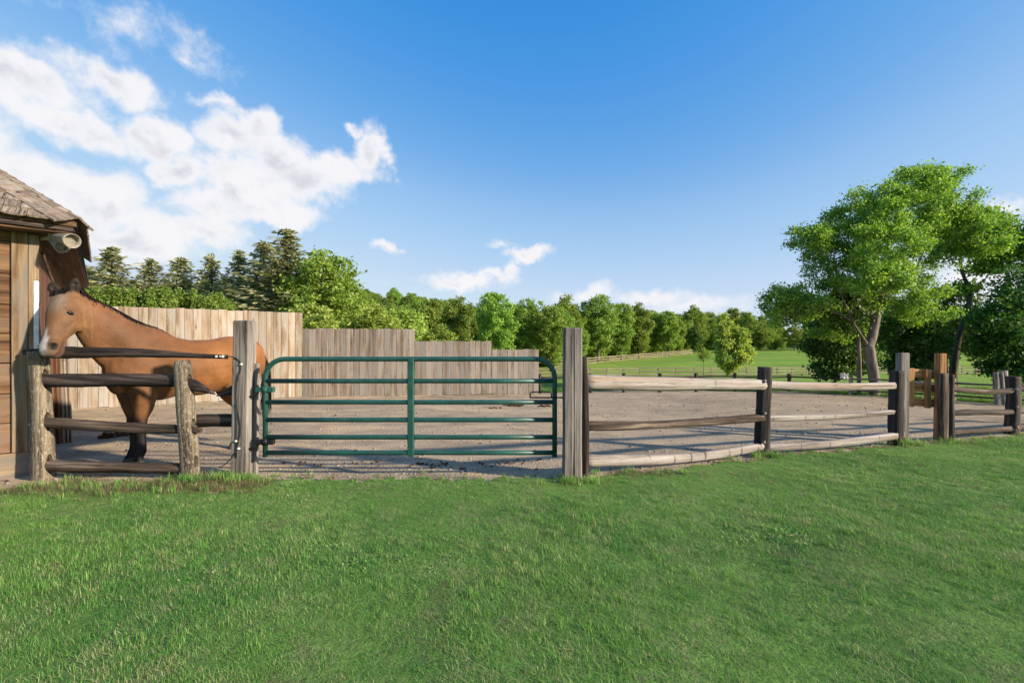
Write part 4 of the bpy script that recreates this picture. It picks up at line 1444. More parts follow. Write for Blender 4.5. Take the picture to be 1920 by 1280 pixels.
def round_lobes(H, R, n=9, low=0.25, seed=0):
    r = np.random.RandomState(seed)
    out = []
    for k in range(n):
        z = low + (0.9 - low) * (k + 0.5) / n
        prof = math.sin(math.pi * min(1, max(0.05, (z - low * 0.6) / (1.08 - low * 0.6)))) ** 0.7
        a = k * 2.4 + r.uniform(-0.4, 0.4)
        rr = R * prof * r.uniform(0.35, 0.62)
        out.append((math.cos(a) * rr, math.sin(a) * rr, z * H, R * 0.42 * r.uniform(0.6, 1.35) * prof ** 0.5, R * 0.42 * prof ** 0.5, H * 0.10 * r.uniform(0.6, 1.6), prof * r.uniform(0.5, 1.3)))
    out.append((0, 0, 0.93 * H, R * 0.35, R * 0.35, H * 0.08, 0.5))
    return out


WOOD = [proto(50 + i, 10.0, round_lobes(10.0, R_, 17, lo, 60 + i), 330, 13000, 0.28, 0.27, 0.20, ba, 0.35)
        for i, (R_, lo, ba) in enumerate(((3.1, 0.18, 1.4), (2.5, 0.14, 1.2), (3.7, 0.22, 1.8), (2.9, 0.12, 1.0)))]


def spruce(seed, H=10.0, R=2.2, droop=0.22, dens=1.0):
    rng = np.random.RandomState(seed)
    P, D = [], []
    V = []
    z = 0.6
    bars = []
    while z < H - 0.15:
        f = z / H
        Lm = R * (1 - f) ** 0.85 + 0.12
        nb = int((7 if f < 0.8 else 5) * dens)
        a0 = rng.uniform(0, 6.28)
        for b in range(nb):
            if rng.uniform() < 0.16:
                continue
            a = a0 + b * 6.283 / nb + rng.normal() * 0.2
            L = Lm * rng.uniform(0.5, 1.25)
            dr = droop * rng.uniform(0.6, 1.5) * (1.3 - f)
            m = max(3, int(L / 0.16))
            t = (np.arange(m) + 0.6) / m
            out = np.stack([np.cos(a) * L * t, np.sin(a) * L * t, z + (0.10 + 0.35 * f) * L * t - dr * L * t ** 1.5 + 0.28 * L * t ** 3], 1)
            bars.append((out[0], out[-1]))
            for _k in range(5):
                wdt = 0.22 * L * (1 - t) + 0.06
                side = rng.normal(size=(m, 1)) * wdt[:, None] * 0.8
                q = out + side * np.array([-np.sin(a), np.cos(a), 0]) + rng.normal(size=(m, 3)) * 0.04
                q[:, 2] -= np.abs(side[:, 0]) * 0.35
                dirv = np.stack([np.full(m, np.cos(a)), np.full(m, np.sin(a)), np.full(m, -0.15)], 1) + rng.normal(size=(m, 3)) * 0.45
                P.append(q)
                D.append(dirv)
        z += rng.uniform(0.15, 0.24)
    zt = np.linspace(H - 0.7, H, 26)
    P.append(np.stack([rng.normal(size=26) * 0.06, rng.normal(size=26) * 0.06, zt], 1))
    D.append(np.stack([rng.normal(size=26) * 0.5, rng.normal(size=26) * 0.5, np.ones(26)], 1))
    P, D = np.concatenate(P), np.concatenate(D)
    D /= np.linalg.norm(D, axis=1)[:, None]
    n = len(P)
    W_ = np.cross(D, rng.normal(size=(n, 3)))
    W_ /= np.linalg.norm(W_, axis=1)[:, None]
    ln = rng.uniform(0.16, 0.36, n)[:, None]
    wd = rng.uniform(0.03, 0.06, n)[:, None]
    V = np.stack([P - D * ln * 0.5, P + W_ * wd, P + D * ln * 0.5, P - W_ * wd], 1).reshape(-1, 3)
    crown = leaf_mesh('crown', V)
    pts = [np.array((0, 0, -0.1))] + [np.array((0.02 * math.sin(k), 0.02 * math.cos(k), H * k / 8)) for k in range(1, 9)]
    par = list(range(-1, 8))
    Pn, pr = list(pts), par
    rad = [0.16 * (1 - k / 8.6) for k in range(9)]
    for a, b in bars:
        k = min(8, max(0, int(a[2] / H * 8)))
        Pn.append(np.array((0, 0, a[2])))
        pr.append(k)
        rad.append(0.02)
        Pn.append(b)
        pr.append(len(Pn) - 2)
        rad.append(0.008)
    tr = branch_mesh('trunk', np.array(Pn), np.array(pr), np.array(rad))
    return tr, crown


SPR = [spruce(81, 10, 2.3, 0.28, 1.15), spruce(82, 10, 2.0, 0.10, 0.85), spruce(83, 10, 2.6, 0.35, 1.3)]
ORD = ['first', 'second', 'third', 'fourth', 'fifth', 'sixth', 'seventh', 'eighth', 'ninth', 'tenth', 'eleventh', 'twelfth', 'thirteenth', 'fourteenth']


def tree_to_top(name, label, kind, px, top, Y, leaf, bark, group, wide=1.0, rot=0.0, H0=10.0, cat='tree'):
    f = foot(px, Y)
    H = EYE + (HOR - top) / F * Y - f.z
    return place_tree(name, label, kind[0], kind[1], leaf, bark, f, H / H0, rot, group, cat, wide)


# spruces behind the plank fence, counted from the barn
for i, (px, top, Y, k, wd) in enumerate(((168, 500, 36, 1, 1.7), (210, 464, 34, 0, 2.15), (281, 484, 35, 1, 2.1), (339, 482, 36, 2, 1.8), (396, 476, 35, 1, 1.7), (449, 470, 34, 0, 1.6), (496, 453, 33, 2, 1.75), (538, 430, 31, 0, 2.2))):
    lab = 'tallest spruce behind the plank fence' if i == 7 else ORD[i] + ' spruce from the barn roof behind the plank fence'
    tree_to_top('spruce_tree', lab, SPR[k], px, top, Y, M['needle'], M['bark_dark'], 'spruces behind the plank fence', wd, i * 1.3)
# hedge behind the plank fence
hl = []
rh = np.random.RandomState(3)
for k in range(64):
    px = 118 + k * 5.0
    Y = 15.6 + 0.045 * k + rh.uniform(-.5, .5)
    top = 541 + 18 * max(0, (px - 340) / 100) + rh.uniform(-9, 12)
    z1 = EYE + (HOR - top) / F * Y
    x = (px - 960) / F * Y
    hl.append((x + 12.0, Y - 17, z1 - 0.55, 0.17, 0.22, 0.55, 1.0))
    hl.append((x + 12.0, Y - 17, z1 * 0.55, 0.28, 0.5, z1 * 0.35, 0.8))
rng = np.random.RandomState(4)
tp = in_lobes(rng, hl, 42000, 0.45)
hroot = thing('hedge', (-12.0, 17.0, 0), 'clipped bright green hedge showing above the plank fence', 'hedge')
put('foliage', leaf_mesh('foliage', leaf_quads(tp, 0.095 * rng.uniform(0.6, 1.4, len(tp)), rng, up=0.2)), M['hedge_leaf'], hroot, Matrix.Translation((-12, 17, 0)))
for k in range(8):
    x = -14.6 + k * 0.85
    put('stem', tube_mesh('stem', [(x, 16.6, tz(x, 16.6) - 0.1), (x + 0.05, 16.6, 1.2), (x - 0.05, 16.65, 2.6)], 0.05, 6), M['bark_dark'], hroot)

# broadleaf trees right of the spruces, above the lower planks
for i, (nm, lab, px, top, Y, k, lf_, wd) in enumerate((
        ('broadleaf_tree', 'light green airy tree just right of the tallest spruce', 600, 474, 30, 2, 'leaf_bright', 1.0),
        ('broadleaf_tree', 'rounded green tree right of the light airy tree', 655, 548, 36, 0, 'leaf_yellow', 1.25),
        ('broadleaf_tree', 'low bushy tree above the second step of the plank fence', 700, 574, 30, 1, 'leaf_yellow', 1.6),
        ('broadleaf_tree', 'low bright tree at the end of the second plank step', 755, 580, 33, 3, 'leaf_yellow', 1.5),
        ('broadleaf_tree', 'small pale bush above the third step of the plank fence', 830, 612, 34, 1, 'leaf_yellow', 1.4),
        ('broadleaf_tree', 'pale shrubby tree below the airy tree behind the planks', 590, 570, 24, 3, 'leaf_yellow', 1.4))):
    tree_to_top(nm, lab, WOOD[k], px, top, Y, M[lf_], M['bark'], None, wd, i * 1.9)

# the wood along the meadow, counted from the plank fence
row = [(805, 562, 58, 0, 'leaf_mid', 1.0), (862, 560, 62, 1, 'leaf_mid', 1.15), (930, 547, 56, 3, 'leaf_bright', 0.95), (985, 563, 62, 2, 'leaf_mid', 0.9), (1032, 574, 60, 0, 'leaf_mid', 1.0),
       (1060, 556, 78, 1, 'leaf_mid', 1.1), (1122, 556, 80, 2, 'leaf_mid', 1.0), (1165, 568, 84, 3, 'leaf_mid', 0.9), (1198, 570, 92, 1, 'leaf_mid', 1.1), (1254, 582, 104, 3, 'leaf_bright', 0.95),
       (1300, 574, 122, 1, 'leaf_mid', 1.1), (1302, 612, 108, 0, 'leaf_dark', 1.0)]
for i, (px, top, Y, k, lf_, wd) in enumerate(row):
    lab = 'dark round tree in front of the wood left of the young tree' if i == 11 else ORD[i] + ' tree of the meadow wood counted from the plank fence'
    tree_to_top('broadleaf_tree', lab, WOOD[k], px, top, Y, M[lf_], M['bark_dark'], 'trees of the wood along the meadow', wd, i * 1.7)
far = [(1352, 592, 135, 2, 'leaf_mid', 1.2), (1402, 585, 125, 0, 'leaf_mid', 0.9), (1425, 612, 120, 1, 'leaf_mid', 1.3), (1452, 602, 128, 3, 'leaf_bright', 1.2), (1490, 612, 118, 2, 'leaf_mid', 1.4), (1540, 608, 122, 0, 'leaf_mid', 1.4),
       (1600, 604, 125, 1, 'leaf_mid', 1.4), (1670, 600, 122, 2, 'leaf_mid', 1.4), (1740, 606, 126, 0, 'leaf_mid', 1.4), (1820, 602, 124, 3, 'leaf_mid', 1.4), (1900, 604, 122, 1, 'leaf_mid', 1.4)]
for i, (px, top, Y, k, lf_, wd) in enumerate(far):
    tree_to_top('broadleaf_tree', ORD[i] + ' far tree across the meadow counted from the young tree rightwards', WOOD[k], px, top, Y, M[lf_], M['bark_dark'], 'far trees across the meadow', wd, i * 2.3)

# wooded hill: one mass of crowns (nobody could count them)
rw = np.random.RandomState(19)
pts_, scl_ = [], []
while len(pts_) < 520:
    x = rw.uniform(-190, 120)
    y = rw.uniform(84, 300)
    if x > -45 + (y - 84) * 0.45 and y < 150:
        continue
    if x / y < -1.25 or x / y > 0.42:
        continue
    pts_.append((x, y, tz(x, y) - 0.4))
    scl_.append(rw.uniform(0.75, 1.2))
for _ in range(90):
    y = rw.uniform(145, 200)
    x = y * rw.uniform(0.3, 1.35)
    pts_.append((x, y, tz(x, y) - 0.4))
    scl_.append(rw.uniform(0.9, 1.3))
for _ in range(230):     # filler trees that close the wood behind its first row
    u = rw.uniform(-0.42, 0.47)
    y0 = np.interp(u, [-0.42, 0.1, 0.2, 0.30, 0.40, 0.47], [56, 64, 80, 98, 116, 126])
    y = y0 + 4 + rw.uniform(0, 1) ** 1.4 * 34
    x = u * y
    pts_.append((x, y, tz(x, y) - 0.5))
    scl_.append(rw.uniform(0.62, 0.92) * (0.8 + y / 300))
for _ in range(110):     # and the tree line right of the young tree
    y = rw.uniform(124, 152)
    x = y * rw.uniform(0.44, 1.25)
    pts_.append((x, y, tz(x, y) - 0.5))
    scl_.append(rw.uniform(0.40, 0.75))


def scatter(name, pts, scl, rots, kinds, protos, mats):
    """Geometry nodes: one prototype mesh per kind on points; each kind is one branch of a single object."""
    me = bpy.data.meshes.new(name)
    me.from_pydata([tuple(p) for p in pts], [], [])
    for nm, dat, ty in (('scl', scl, 'FLOAT'), ('rz', rots, 'FLOAT'), ('kind', kinds, 'INT')):
        at_ = me.attributes.new(nm, ty, 'POINT')
        at_.data.foreach_set('value', np.asarray(dat, dtype=np.float32 if ty == 'FLOAT' else np.int32))
    o = bpy.data.objects.new(name, me)
    COL.objects.link(o)
    hid = bpy.data.collections.new(name + '_kinds')
    srcs = []
    for i, pm in enumerate(protos):
        so = bpy.data.objects.new('%s_%02d' % (name, i), pm)
        hid.objects.link(so)
        srcs.append(so)
    g = bpy.data.node_groups.new(name + '_nodes', 'GeometryNodeTree')
    g.interface.new_socket('Geometry', in_out='INPUT', socket_type='NodeSocketGeometry')
    g.interface.new_socket('Geometry', in_out='OUTPUT', socket_type='NodeSocketGeometry')
    gi, go = g.nodes.new('NodeGroupInput'), g.nodes.new('NodeGroupOutput')
    ci = g.nodes.new('GeometryNodeCollectionInfo')
    ci.inputs['Collection'].default_value = hid
    ci.inputs['Separate Children'].default_value = True
    ci.inputs['Reset Children'].default_value = True
    iop = g.nodes.new('GeometryNodeInstanceOnPoints')

    def attr(nm, ty):
        a = g.nodes.new('GeometryNodeInputNamedAttribute')
        a.data_type = ty
        a.inputs[0].default_value = nm
        return a.outputs[0]
    cx_ = g.nodes.new('ShaderNodeCombineXYZ')
    g.links.new(attr('rz', 'FLOAT'), cx_.inputs[2])
    g.links.new(gi.outputs[0], iop.inputs['Points'])
    g.links.new(ci.outputs[0], iop.inputs['Instance'])
    iop.inputs['Pick Instance'].default_value = True
    g.links.new(attr('kind', 'INT'), iop.inputs['Instance Index'])
    g.links.new(cx_.outputs[0], iop.inputs['Rotation'])
    sv = g.nodes.new('ShaderNodeCombineXYZ')
    s_ = attr('scl', 'FLOAT')
    for k_ in range(3):
        g.links.new(s_, sv.inputs[k_])
    g.links.new(sv.outputs[0], iop.inputs['Scale'])
    g.links.new(iop.outputs[0], go.inputs[0])
    md_ = o.modifiers.new('scatter', 'NODES')
    md_.node_group = g
    return o


def with_mat(me, mat):
    m2 = me.copy()
    m2.materials.clear()
    m2.materials.append(mat)
    return m2


hk = [with_mat(WOOD[k][1], M[l]) for k, l in ((0, 'leaf_mid'), (1, 'leaf_bright'), (2, 'leaf_mid'), (3, 'leaf_bright'), (2, 'leaf_dark'))]
hill_wood = scatter('hillside_woodland', pts_, scl_, rw.uniform(0, 6.28, len(pts_)), rw.choice(5, len(pts_), p=[.28, .24, .24, .16, .08]), hk, None)
tag(hill_wood, 'mass of green trees covering the low hill on the horizon', 'woodland', kind='stuff')



# ================================================================ horse
HB = Vector((-4.87, 5.45, 0.02))                     # ground under the chest
hu = Vector((-0.7071, -0.7071, 0))                   # the way the body faces
hv = Vector((0.7071, -0.7071, 0))                    # its left side, towards the camera


def hw(x, y, z):
    return HB + hu * x + hv * y + UP * z


def ring_pts(c, a, ra, b, rb_, n=28, top=0.0, sq=2.0):
    """closed section: c + a*cos*ra + b*sin*rb ; `top` narrows the +b side."""
    out = []
    for k in range(n):
        q = 2 * math.pi * k / n
        cs_, sn = math.cos(q), math.sin(q)
        r = (abs(cs_) ** sq + abs(sn) ** sq) ** (-1 / sq)
        wn = 1 - top * max(0, sn) ** 2
        out.append(c + a * (cs_ * r * ra * wn) + b * (sn * r * rb_))
    return out


def loft(bm, rings):
    n = len(rings[0])
    vs = [[bm.verts.new(p) for p in r] for r in rings]
    for i in range(len(rings) - 1):
        for k in range(n):
            bm.faces.new((vs[i][k], vs[i][(k + 1) % n], vs[i + 1][(k + 1) % n], vs[i + 1][k]))
    bm.faces.new(vs[0][::-1])
    bm.faces.new(vs[-1])


hb = bmesh.new()
# trunk of the body: x, z centre, half width, half height, narrowing of the top
TOR = [(-1.745, 1.24, 0.05, 0.10, 0), (-1.715, 1.26, 0.13, 0.20, 0), (-1.65, 1.27, 0.205, 0.265, 0.1), (-1.55, 1.265, 0.265, 0.32, 0.2), (-1.38, 1.25, 0.292, 0.36, 0.25),
       (-1.20, 1.225, 0.29, 0.372, 0.25), (-1.02, 1.20, 0.295, 0.37, 0.25), (-0.85, 1.188, 0.305, 0.368, 0.28), (-0.68, 1.20, 0.30, 0.39, 0.38), (-0.53, 1.235, 0.275, 0.455, 0.55),
       (-0.40, 1.245, 0.26, 0.455, 0.5), (-0.27, 1.235, 0.25, 0.41, 0.4), (-0.14, 1.20, 0.235, 0.34, 0.2), (-0.05, 1.17, 0.195, 0.26, 0), (0.01, 1.16, 0.12, 0.16, 0), (0.03, 1.15, 0.05, 0.07, 0)]
loft(hb, [ring_pts(hw(x, 0, z), hv, ry, UP, rz, 28, tp_) for x, z, ry, rz, tp_ in TOR])
# neck
NK = [((-0.33, 0.0, 1.40), (-0.62, 0.78), 0.36, 0.20), ((-0.20, 0.0, 1.47), (-0.64, 0.77), 0.345, 0.185), ((-0.06, 0.0, 1.585), (-0.66, 0.75), 0.295, 0.160),
      ((0.055, 0.005, 1.705), (-0.66, 0.75), 0.25, 0.138), ((0.15, 0.015, 1.815), (-0.62, 0.78), 0.205, 0.120), ((0.225, 0.03, 1.91), (-0.55, 0.83), 0.165, 0.108), ((0.27, 0.045, 1.985), (-0.45, 0.89), 0.115, 0.095), ((0.29, 0.05, 2.03), (-0.4, 0.9), 0.06, 0.06)]
rings = []
for (x, y, z), (dx, dz), hd, rw_ in NK:
    dn = Vector((dx, 0, dz)).normalized()
    b = hu * dn.x + UP * dn.z
    rings.append(ring_pts(hw(x, y, z), hv, rw_, b, hd, 28, 0.35))
loft(hb, rings)
# shoulder and chest muscle
loft(hb, [ring_pts(hw(x, y, z), hv, r1, UP, r2, 20) for x, y, z, r1, r2 in ((-0.02, 0.10, 1.10, .05, .08), (-0.08, 0.115, 1.12, .11, .16), (-0.2, 0.12, 1.14, .135, .22), (-0.34, 0.13, 1.12, .12, .24), (-0.45, 0.13, 1.15, .06, .16))])
loft(hb, [ring_pts(hw(x, y, z), hv, r1, UP, r2, 20) for x, y, z, r1, r2 in ((-0.02, -0.10, 1.10, .05, .08), (-0.08, -0.115, 1.12, .11, .16), (-0.2, -0.12, 1.14, .135, .22), (-0.34, -0.13, 1.12, .12, .24), (-0.45, -0.13, 1.15, .06, .16))])


def leg(pts):
    """pts: (x, y, z, half depth fore-aft, half width)"""
    rs_ = []
    for x, y, z, rf_, rw2 in pts:
        rs_.append(ring_pts(hw(x, y, z), hu, rf_, hv, rw2, 18))
    loft(hb, rs_)


for s, dx in ((1, -0.035), (-1, 0.015)):
    leg([(-0.22 + dx * 2, 0.135 * s, 1.06, .13, .09), (-0.26 + dx * 2, 0.145 * s, 0.92, .14, .095), (-0.28 + dx * 1.9, 0.145 * s, 0.80, .125, .085), (-0.285 + dx * 1.6, 0.14 * s, 0.68, .096, .07), (-0.285 + dx, 0.135 * s, 0.58, .067, .057),
         (-0.28 + dx, 0.135 * s, 0.51, .064, .058), (-0.285 + dx, 0.135 * s, 0.455, .056, .052), (-0.29 + dx, 0.135 * s, 0.39, .046, .040), (-0.295 + dx, 0.135 * s, 0.28, .045, .038), (-0.295 + dx, 0.135 * s, 0.20, .049, .043),
         (-0.285 + dx, 0.135 * s, 0.165, .053, .047), (-0.265 + dx, 0.135 * s, 0.115, .046, .045), (-0.25 + dx, 0.135 * s, 0.075, .058, .057), (-0.24 + dx, 0.135 * s, 0.0, .072, .066)])
for s, dx in ((1, 0.0), (-1, 0.10)):
    leg([(-1.42 + dx * .3, 0.13 * s, 1.22, .24, .12), (-1.42 + dx * .5, 0.15 * s, 1.05, .235, .125), (-1.38 + dx * .6, 0.16 * s, 0.92, .19, .115), (-1.40 + dx * .8, 0.155 * s, 0.80, .15, .09), (-1.48 + dx, 0.15 * s, 0.68, .10, .068),
         (-1.555 + dx, 0.145 * s, 0.59, .075, .055), (-1.575 + dx, 0.145 * s, 0.53, .075, .055), (-1.56 + dx, 0.145 * s, 0.46, .056, .046), (-1.545 + dx, 0.145 * s, 0.36, .048, .040), (-1.535 + dx, 0.145 * s, 0.24, .047, .040),
         (-1.53 + dx, 0.145 * s, 0.175, .056, .048), (-1.505 + dx, 0.145 * s, 0.115, .046, .045), (-1.49 + dx, 0.145 * s, 0.075, .058, .055), (-1.475 + dx, 0.145 * s, 0.0, .072, .064)])
# head: own frame, turned towards the camera
POLL = Vector((-5.115, 5.20, 2.085))
hn = Vector((0.125, -0.335, -0.70)).normalized()          # poll to muzzle
hf = Vector((-0.10, -1.0, 0.0))
hf = (hf - hn * hf.dot(hn)).normalized()                  # the forehead faces this way
hl_ = hf.cross(hn).normalized()
if hl_.x < 0:
    hl_ = -hl_                                            # its left cheek


def hp(s, f, l):
    return POLL + hn * s + hf * f + hl_ * l


HD = [(-0.05, .03, .07, .06), (-0.02, .055, .12, .10), (0.04, .078, .165, .122), (0.10, .086, .20, .136), (0.17, .092, .235, .148), (0.235, .094, .258, .155), (0.30, .088, .262, .150), (0.36, .078, .240, .132),
      (0.42, .068, .200, .112), (0.48, .062, .160, .098), (0.54, .058, .132, .090), (0.60, .058, .122, .090), (0.65, .058, .120, .096), (0.70, .053, .116, .096), (0.735, .042, .106, .086), (0.765, .020, .084, .066), (0.778, -.005, .052, .038)]
rings = []
for s, d, v, w in HD:
    c = hp(s, (d - v) / 2, 0)
    n = 28
    rr = []
    for k in range(n):
        q = 2 * math.pi * k / n
        cs_, sn = math.cos(q), math.sin(q)
        sq = 2.35
        r = (abs(cs_) ** sq + abs(sn) ** sq) ** (-1 / sq)
        wn = 1.0
        if sn < 0:       # jaw side is narrower than the face
            wn = 1 - (0.34 if s < 0.45 else 0.12) * (-sn) ** 2
        elif s < 0.5:
            wn = 1 - 0.16 * sn ** 2
        rr.append(c + hl_ * (cs_ * r * w * wn) + hf * (sn * r * (d + v) / 2))
    rings.append(rr)
loft(hb, rings)
# cheek discs, brow ridges, lower lip
for s in (1, -1):
    loft(hb, [ring_pts(hp(0.295, -0.145, 0.088 * s + off * s), hn, r1, hf, r2, 20) for off, r1, r2 in ((-.03, .125, .115), (0.0, .13, .12), (0.026, .108, .10), (0.040, .065, .06))])
    loft(hb, [ring_pts(hp(sx, f, l * s), hf, r1, hl_, r2, 12) for sx, f, l, r1, r2 in ((0.205, .035, .118, .010, .010), (0.232, .022, .138, .018, .016), (0.245, .000, .146, .020, .016), (0.247, -.025, .146, .018, .014), (0.25, -.05, .135, .008, .008))])
    loft(hb, [ring_pts(hp(sx, f, l * s), hf, r1, hl_, r2, 12) for sx, f, l, r1, r2 in ((0.60, .00, .068, .025, .02), (0.64, .005, .077, .045, .03), (0.68, .002, .077, .046, .032), (0.715, -.005, .068, .03, .026))])
loft(hb, [ring_pts(hp(s, f, 0), hl_, r1, hf, r2, 16) for s, f, r1, r2 in ((0.58, -.10, .035, .022), (0.63, -.106, .058, .036), (0.69, -.106, .066, .04), (0.74, -.096, .056, .036), (0.772, -.08, .03, .022))])
# ears
EARS = []
for s in (1, -1):
    base = hp(0.0, -0.015, 0.105 * s)
    tipd = (UP * 0.94 + hl_ * (0.30 * s) + hf * 0.10).normalized()
    facing = Vector((0.62, -0.78, 0)) + hl_ * (0.18 * s)
    facing = (facing - tipd * facing.dot(tipd)).normalized()
    side = tipd.cross(facing)
    EARS.append((base, tipd, facing, side))
    loft(hb, [ring_pts(base + tipd * h, side, w, facing, t_, 16) for h, w, t_ in ((-0.04, .034, .034), (0.0, .042, .038), (0.04, .054, .036), (0.085, .058, .030), (0.125, .050, .024), (0.155, .034, .017), (0.182, .012, .008))])
bmesh.ops.recalc_face_normals(hb, faces=hb.faces)
hme = bm_mesh('horse_parts', hb)
ho = bpy.data.objects.new('horse_tmp', hme)
COL.objects.link(ho)
md = ho.modifiers.new('r', 'REMESH')
md.mode = 'VOXEL'
md.voxel_size = 0.0115
md = ho.modifiers.new('s', 'SMOOTH')
md.factor = 0.5
md.iterations = 9
bpy.context.view_layer.update()
dg = bpy.context.evaluated_depsgraph_get()
horse_me = bpy.data.meshes.new_from_object(ho.evaluated_get(dg))
bpy.data.objects.remove(ho)
horse_me.name = 'body'
nv = len(horse_me.vertices)
co = np.empty(nv * 3, np.float32)
horse_me.vertices.foreach_get('co', co)
co = co.reshape(-1, 3).astype(float)
nr = np.empty(nv * 3, np.float32)
horse_me.vertices.foreach_get('normal', nr)
nr = nr.reshape(-1, 3).astype(float)


def to_local(c):
    d = c - np.array(HB)
    return d @ np.array(hu), d @ np.array(hv), d[:, 2]


def head_coords(c):
    d = c - np.array(POLL)
    return d @ np.array(hn), d @ np.array(hf), d @ np.array(hl_)


lx, ly, lz = to_local(co)
hs_, hff, hll = head_coords(co)
on_head = (np.abs(hll) < 0.2) & (hs_ > -0.06) & (hs_ < 0.85) & (hff > -0.32) & (hff < 0.16) & (lx > 0.12)


def press(center, r, depth, power=2.0):
    """push the surface in around a point"""
    d = np.linalg.norm(co - np.array(center), axis=1)
    w = np.clip(1 - (d / r) ** 2, 0, 1) ** power
    co[:] -= nr * (w * depth)[:, None]
    return w


dark = np.zeros(nv)
for s in (1, -1):
    # eye socket, nostril, ear hollow
    press(hp(0.275, -0.018, 0.158 * s), 0.040, 0.017)
    w = press(hp(0.69, 0.012, 0.092 * s), 0.044, 0.042, 1.0)
    w2 = np.clip(1 - np.linalg.norm(co - np.array(hp(0.69, 0.012, 0.092 * s)), axis=1) / 0.056, 0, 1)
    dark = np.maximum(dark, np.clip(w2 * 2.6, 0, 1))
    press(hp(0.47, -0.02, 0.10 * s), 0.10, 0.014)          # hollow in front of the cheek
    press(hp(0.14, 0.06, 0.10 * s), 0.05, 0.010)         # hollow above the eye
    base, tipd, facing, side = EARS[0 if s == 1 else 1]
    for h in (0.035, 0.06, 0.085, 0.11):
        w = press(base + tipd * h + facing * 0.034, 0.034, 0.014)
for s in (1, -1):
    base, tipd, facing, side = EARS[0 if s == 1 else 1]
    d = co - np.array(base)
    eh = d @ np.array(tipd)
    ef = nr @ np.array(facing)
    es = np.abs(d @ np.array(side))
    near = (np.linalg.norm(d, axis=1) < 0.21) & (eh > 0.012)
    dark = np.where(near, np.maximum(dark, np.clip((ef + 0.05) * 2.2, 0, 1) * np.clip((eh - 0.0) * 30, 0, 1) * 0.96), dark)
    dark = np.where(near & (eh > 0.14), np.maximum(dark, 0.8), dark)
for s in (1, -1):                                            # groove behind the jaw
    for k in range(22):
        a_ = math.radians(95 + k * 7.5)
        press(hp(0.285 + 0.165 * math.cos(a_), -0.135 - 0.150 * math.sin(a_), 0.088 * s), 0.042, 0.010)
    for k in range(8):                                       # facial crest below the eye
        f = k / 7
        press(hp(0.36 + 0.12 * f, -0.075 + 0.015 * f, (0.135 - 0.03 * f) * s), 0.030, 0.004)
# muscle relief on shoulder, flank, rump and along the neck
rel_ = 0.009 * np.sin(lx * 9 + lz * 4 + 1) * np.sin(lz * 7 - lx * 3) + 0.004 * np.sin(lx * 17 - lz * 9)
co += nr * (rel_ * np.where(on_head, 0.12, 1.0) * (lz > 0.75))[:, None]
press(hw(-0.47, 0.27, 1.25), 0.22, 0.012)
press(hw(-1.18, 0.29, 1.22), 0.20, 0.020)
press(hw(-0.02, 0.17, 1.42), 0.20, 0.018)
press(hw(-0.10, 0.0, 1.02), 0.10, 0.02)
for k in range(14):                                          # jugular groove
    f = k / 13
    press(hw(0.19 - 0.20 * f, 0.14 + 0.05 * f, 1.66 - 0.32 * f), 0.05, 0.004)
for s in (1, -1):                                            # line of the mouth
    for k in range(12):
        f = k / 11
        press(hp(0.765 - 0.185 * f, -0.055 - 0.016 * f, 0.052 * s + 0.030 * s * min(1, f * 3)), 0.018, 0.007)
horse_me.vertices.foreach_set('co', co.astype(np.float32).ravel())
horse_me.update()

# coat: bay with black points, pale face, white snip
rs2 = np.random.RandomState(2)


def sstep(v, a, b):
    t_ = np.clip((v - a) / (b - a), 0, 1)
    return t_ * t_ * (3 - 2 * t_)


def mixv(c, w, col):
    return c * (1 - w[:, None]) + np.array(col) * w[:, None]


col = np.tile(np.array((0.185, 0.078, 0.027)), (nv, 1))
mot = fbm2(lx * 1.0 + ly * 0.4, lz * 1.0, 5, 6.0, 5) * 1.3
col = mixv(col, np.clip(0.35 + 0.4 * mot, 0, 1) * 0.5, (0.12, 0.050, 0.019))
col = mixv(col, sstep(lx, -0.75, -1.3) * 0.55, (0.265, 0.110, 0.032))                    # rump and flank are brighter
col = mixv(col, sstep(lz, 1.42, 1.66) * (lx < 0.0) * 0.35, (0.10, 0.052, 0.027))         # darker along the back
col = mixv(col, sstep(lx, -0.55, -0.15) * sstep(lz, 1.30, 0.95) * 0.5, (0.072, 0.026, 0.009))  # shade on the chest painted in, lower front darkened
col = mixv(col, sstep(lx, -0.75, -0.25) * 0.45, (0.125, 0.062, 0.030))
col = mixv(col, sstep(lz, 0.66, 0.50), (0.012, 0.010, 0.010))                           # black points
col = mixv(col, sstep(lz, 0.085, 0.060), (0.10, 0.085, 0.07))                           # hooves
hd = on_head.astype(float)
col = mixv(col, hd * 0.65, (0.155, 0.080, 0.038))
col = mixv(col, hd * sstep(hff, 0.0, 0.07) * sstep(hs_, 0.36, 0.16) * 0.85, (0.19, 0.145, 0.115))   # greyed forehead
col = mixv(col, hd * sstep(hff, -0.04, -0.12) * sstep(hs_, 0.5, 0.3) * 0.45, (0.19, 0.092, 0.036))
dk = np.exp(-(((hs_ - 0.272) / 0.042) ** 2 + ((np.abs(hll) - 0.145) / 0.05) ** 2 + ((hff + 0.01) / 0.055) ** 2)) * hd * 1.1
col = mixv(col, np.clip(dk * 0.75, 0, 1), (0.09, 0.05, 0.035))
col = mixv(col, hd * sstep(hff, -0.02, 0.05) * sstep(hs_, 0.2, 0.5) * 0.35, (0.10, 0.060, 0.036))
blz = hd * sstep(np.abs(hll + 0.012 - 0.03 * (hs_ - 0.4)), 0.034 + 0.02 * 0, 0.012) * sstep(hs_, 0.42, 0.54) * sstep(hff, 0.0, 0.035) * 0.85
wide = hd * sstep(np.abs(hll + 0.01), 0.070, 0.035) * sstep(hs_, 0.54, 0.62) * sstep(hff, -0.02, 0.02)
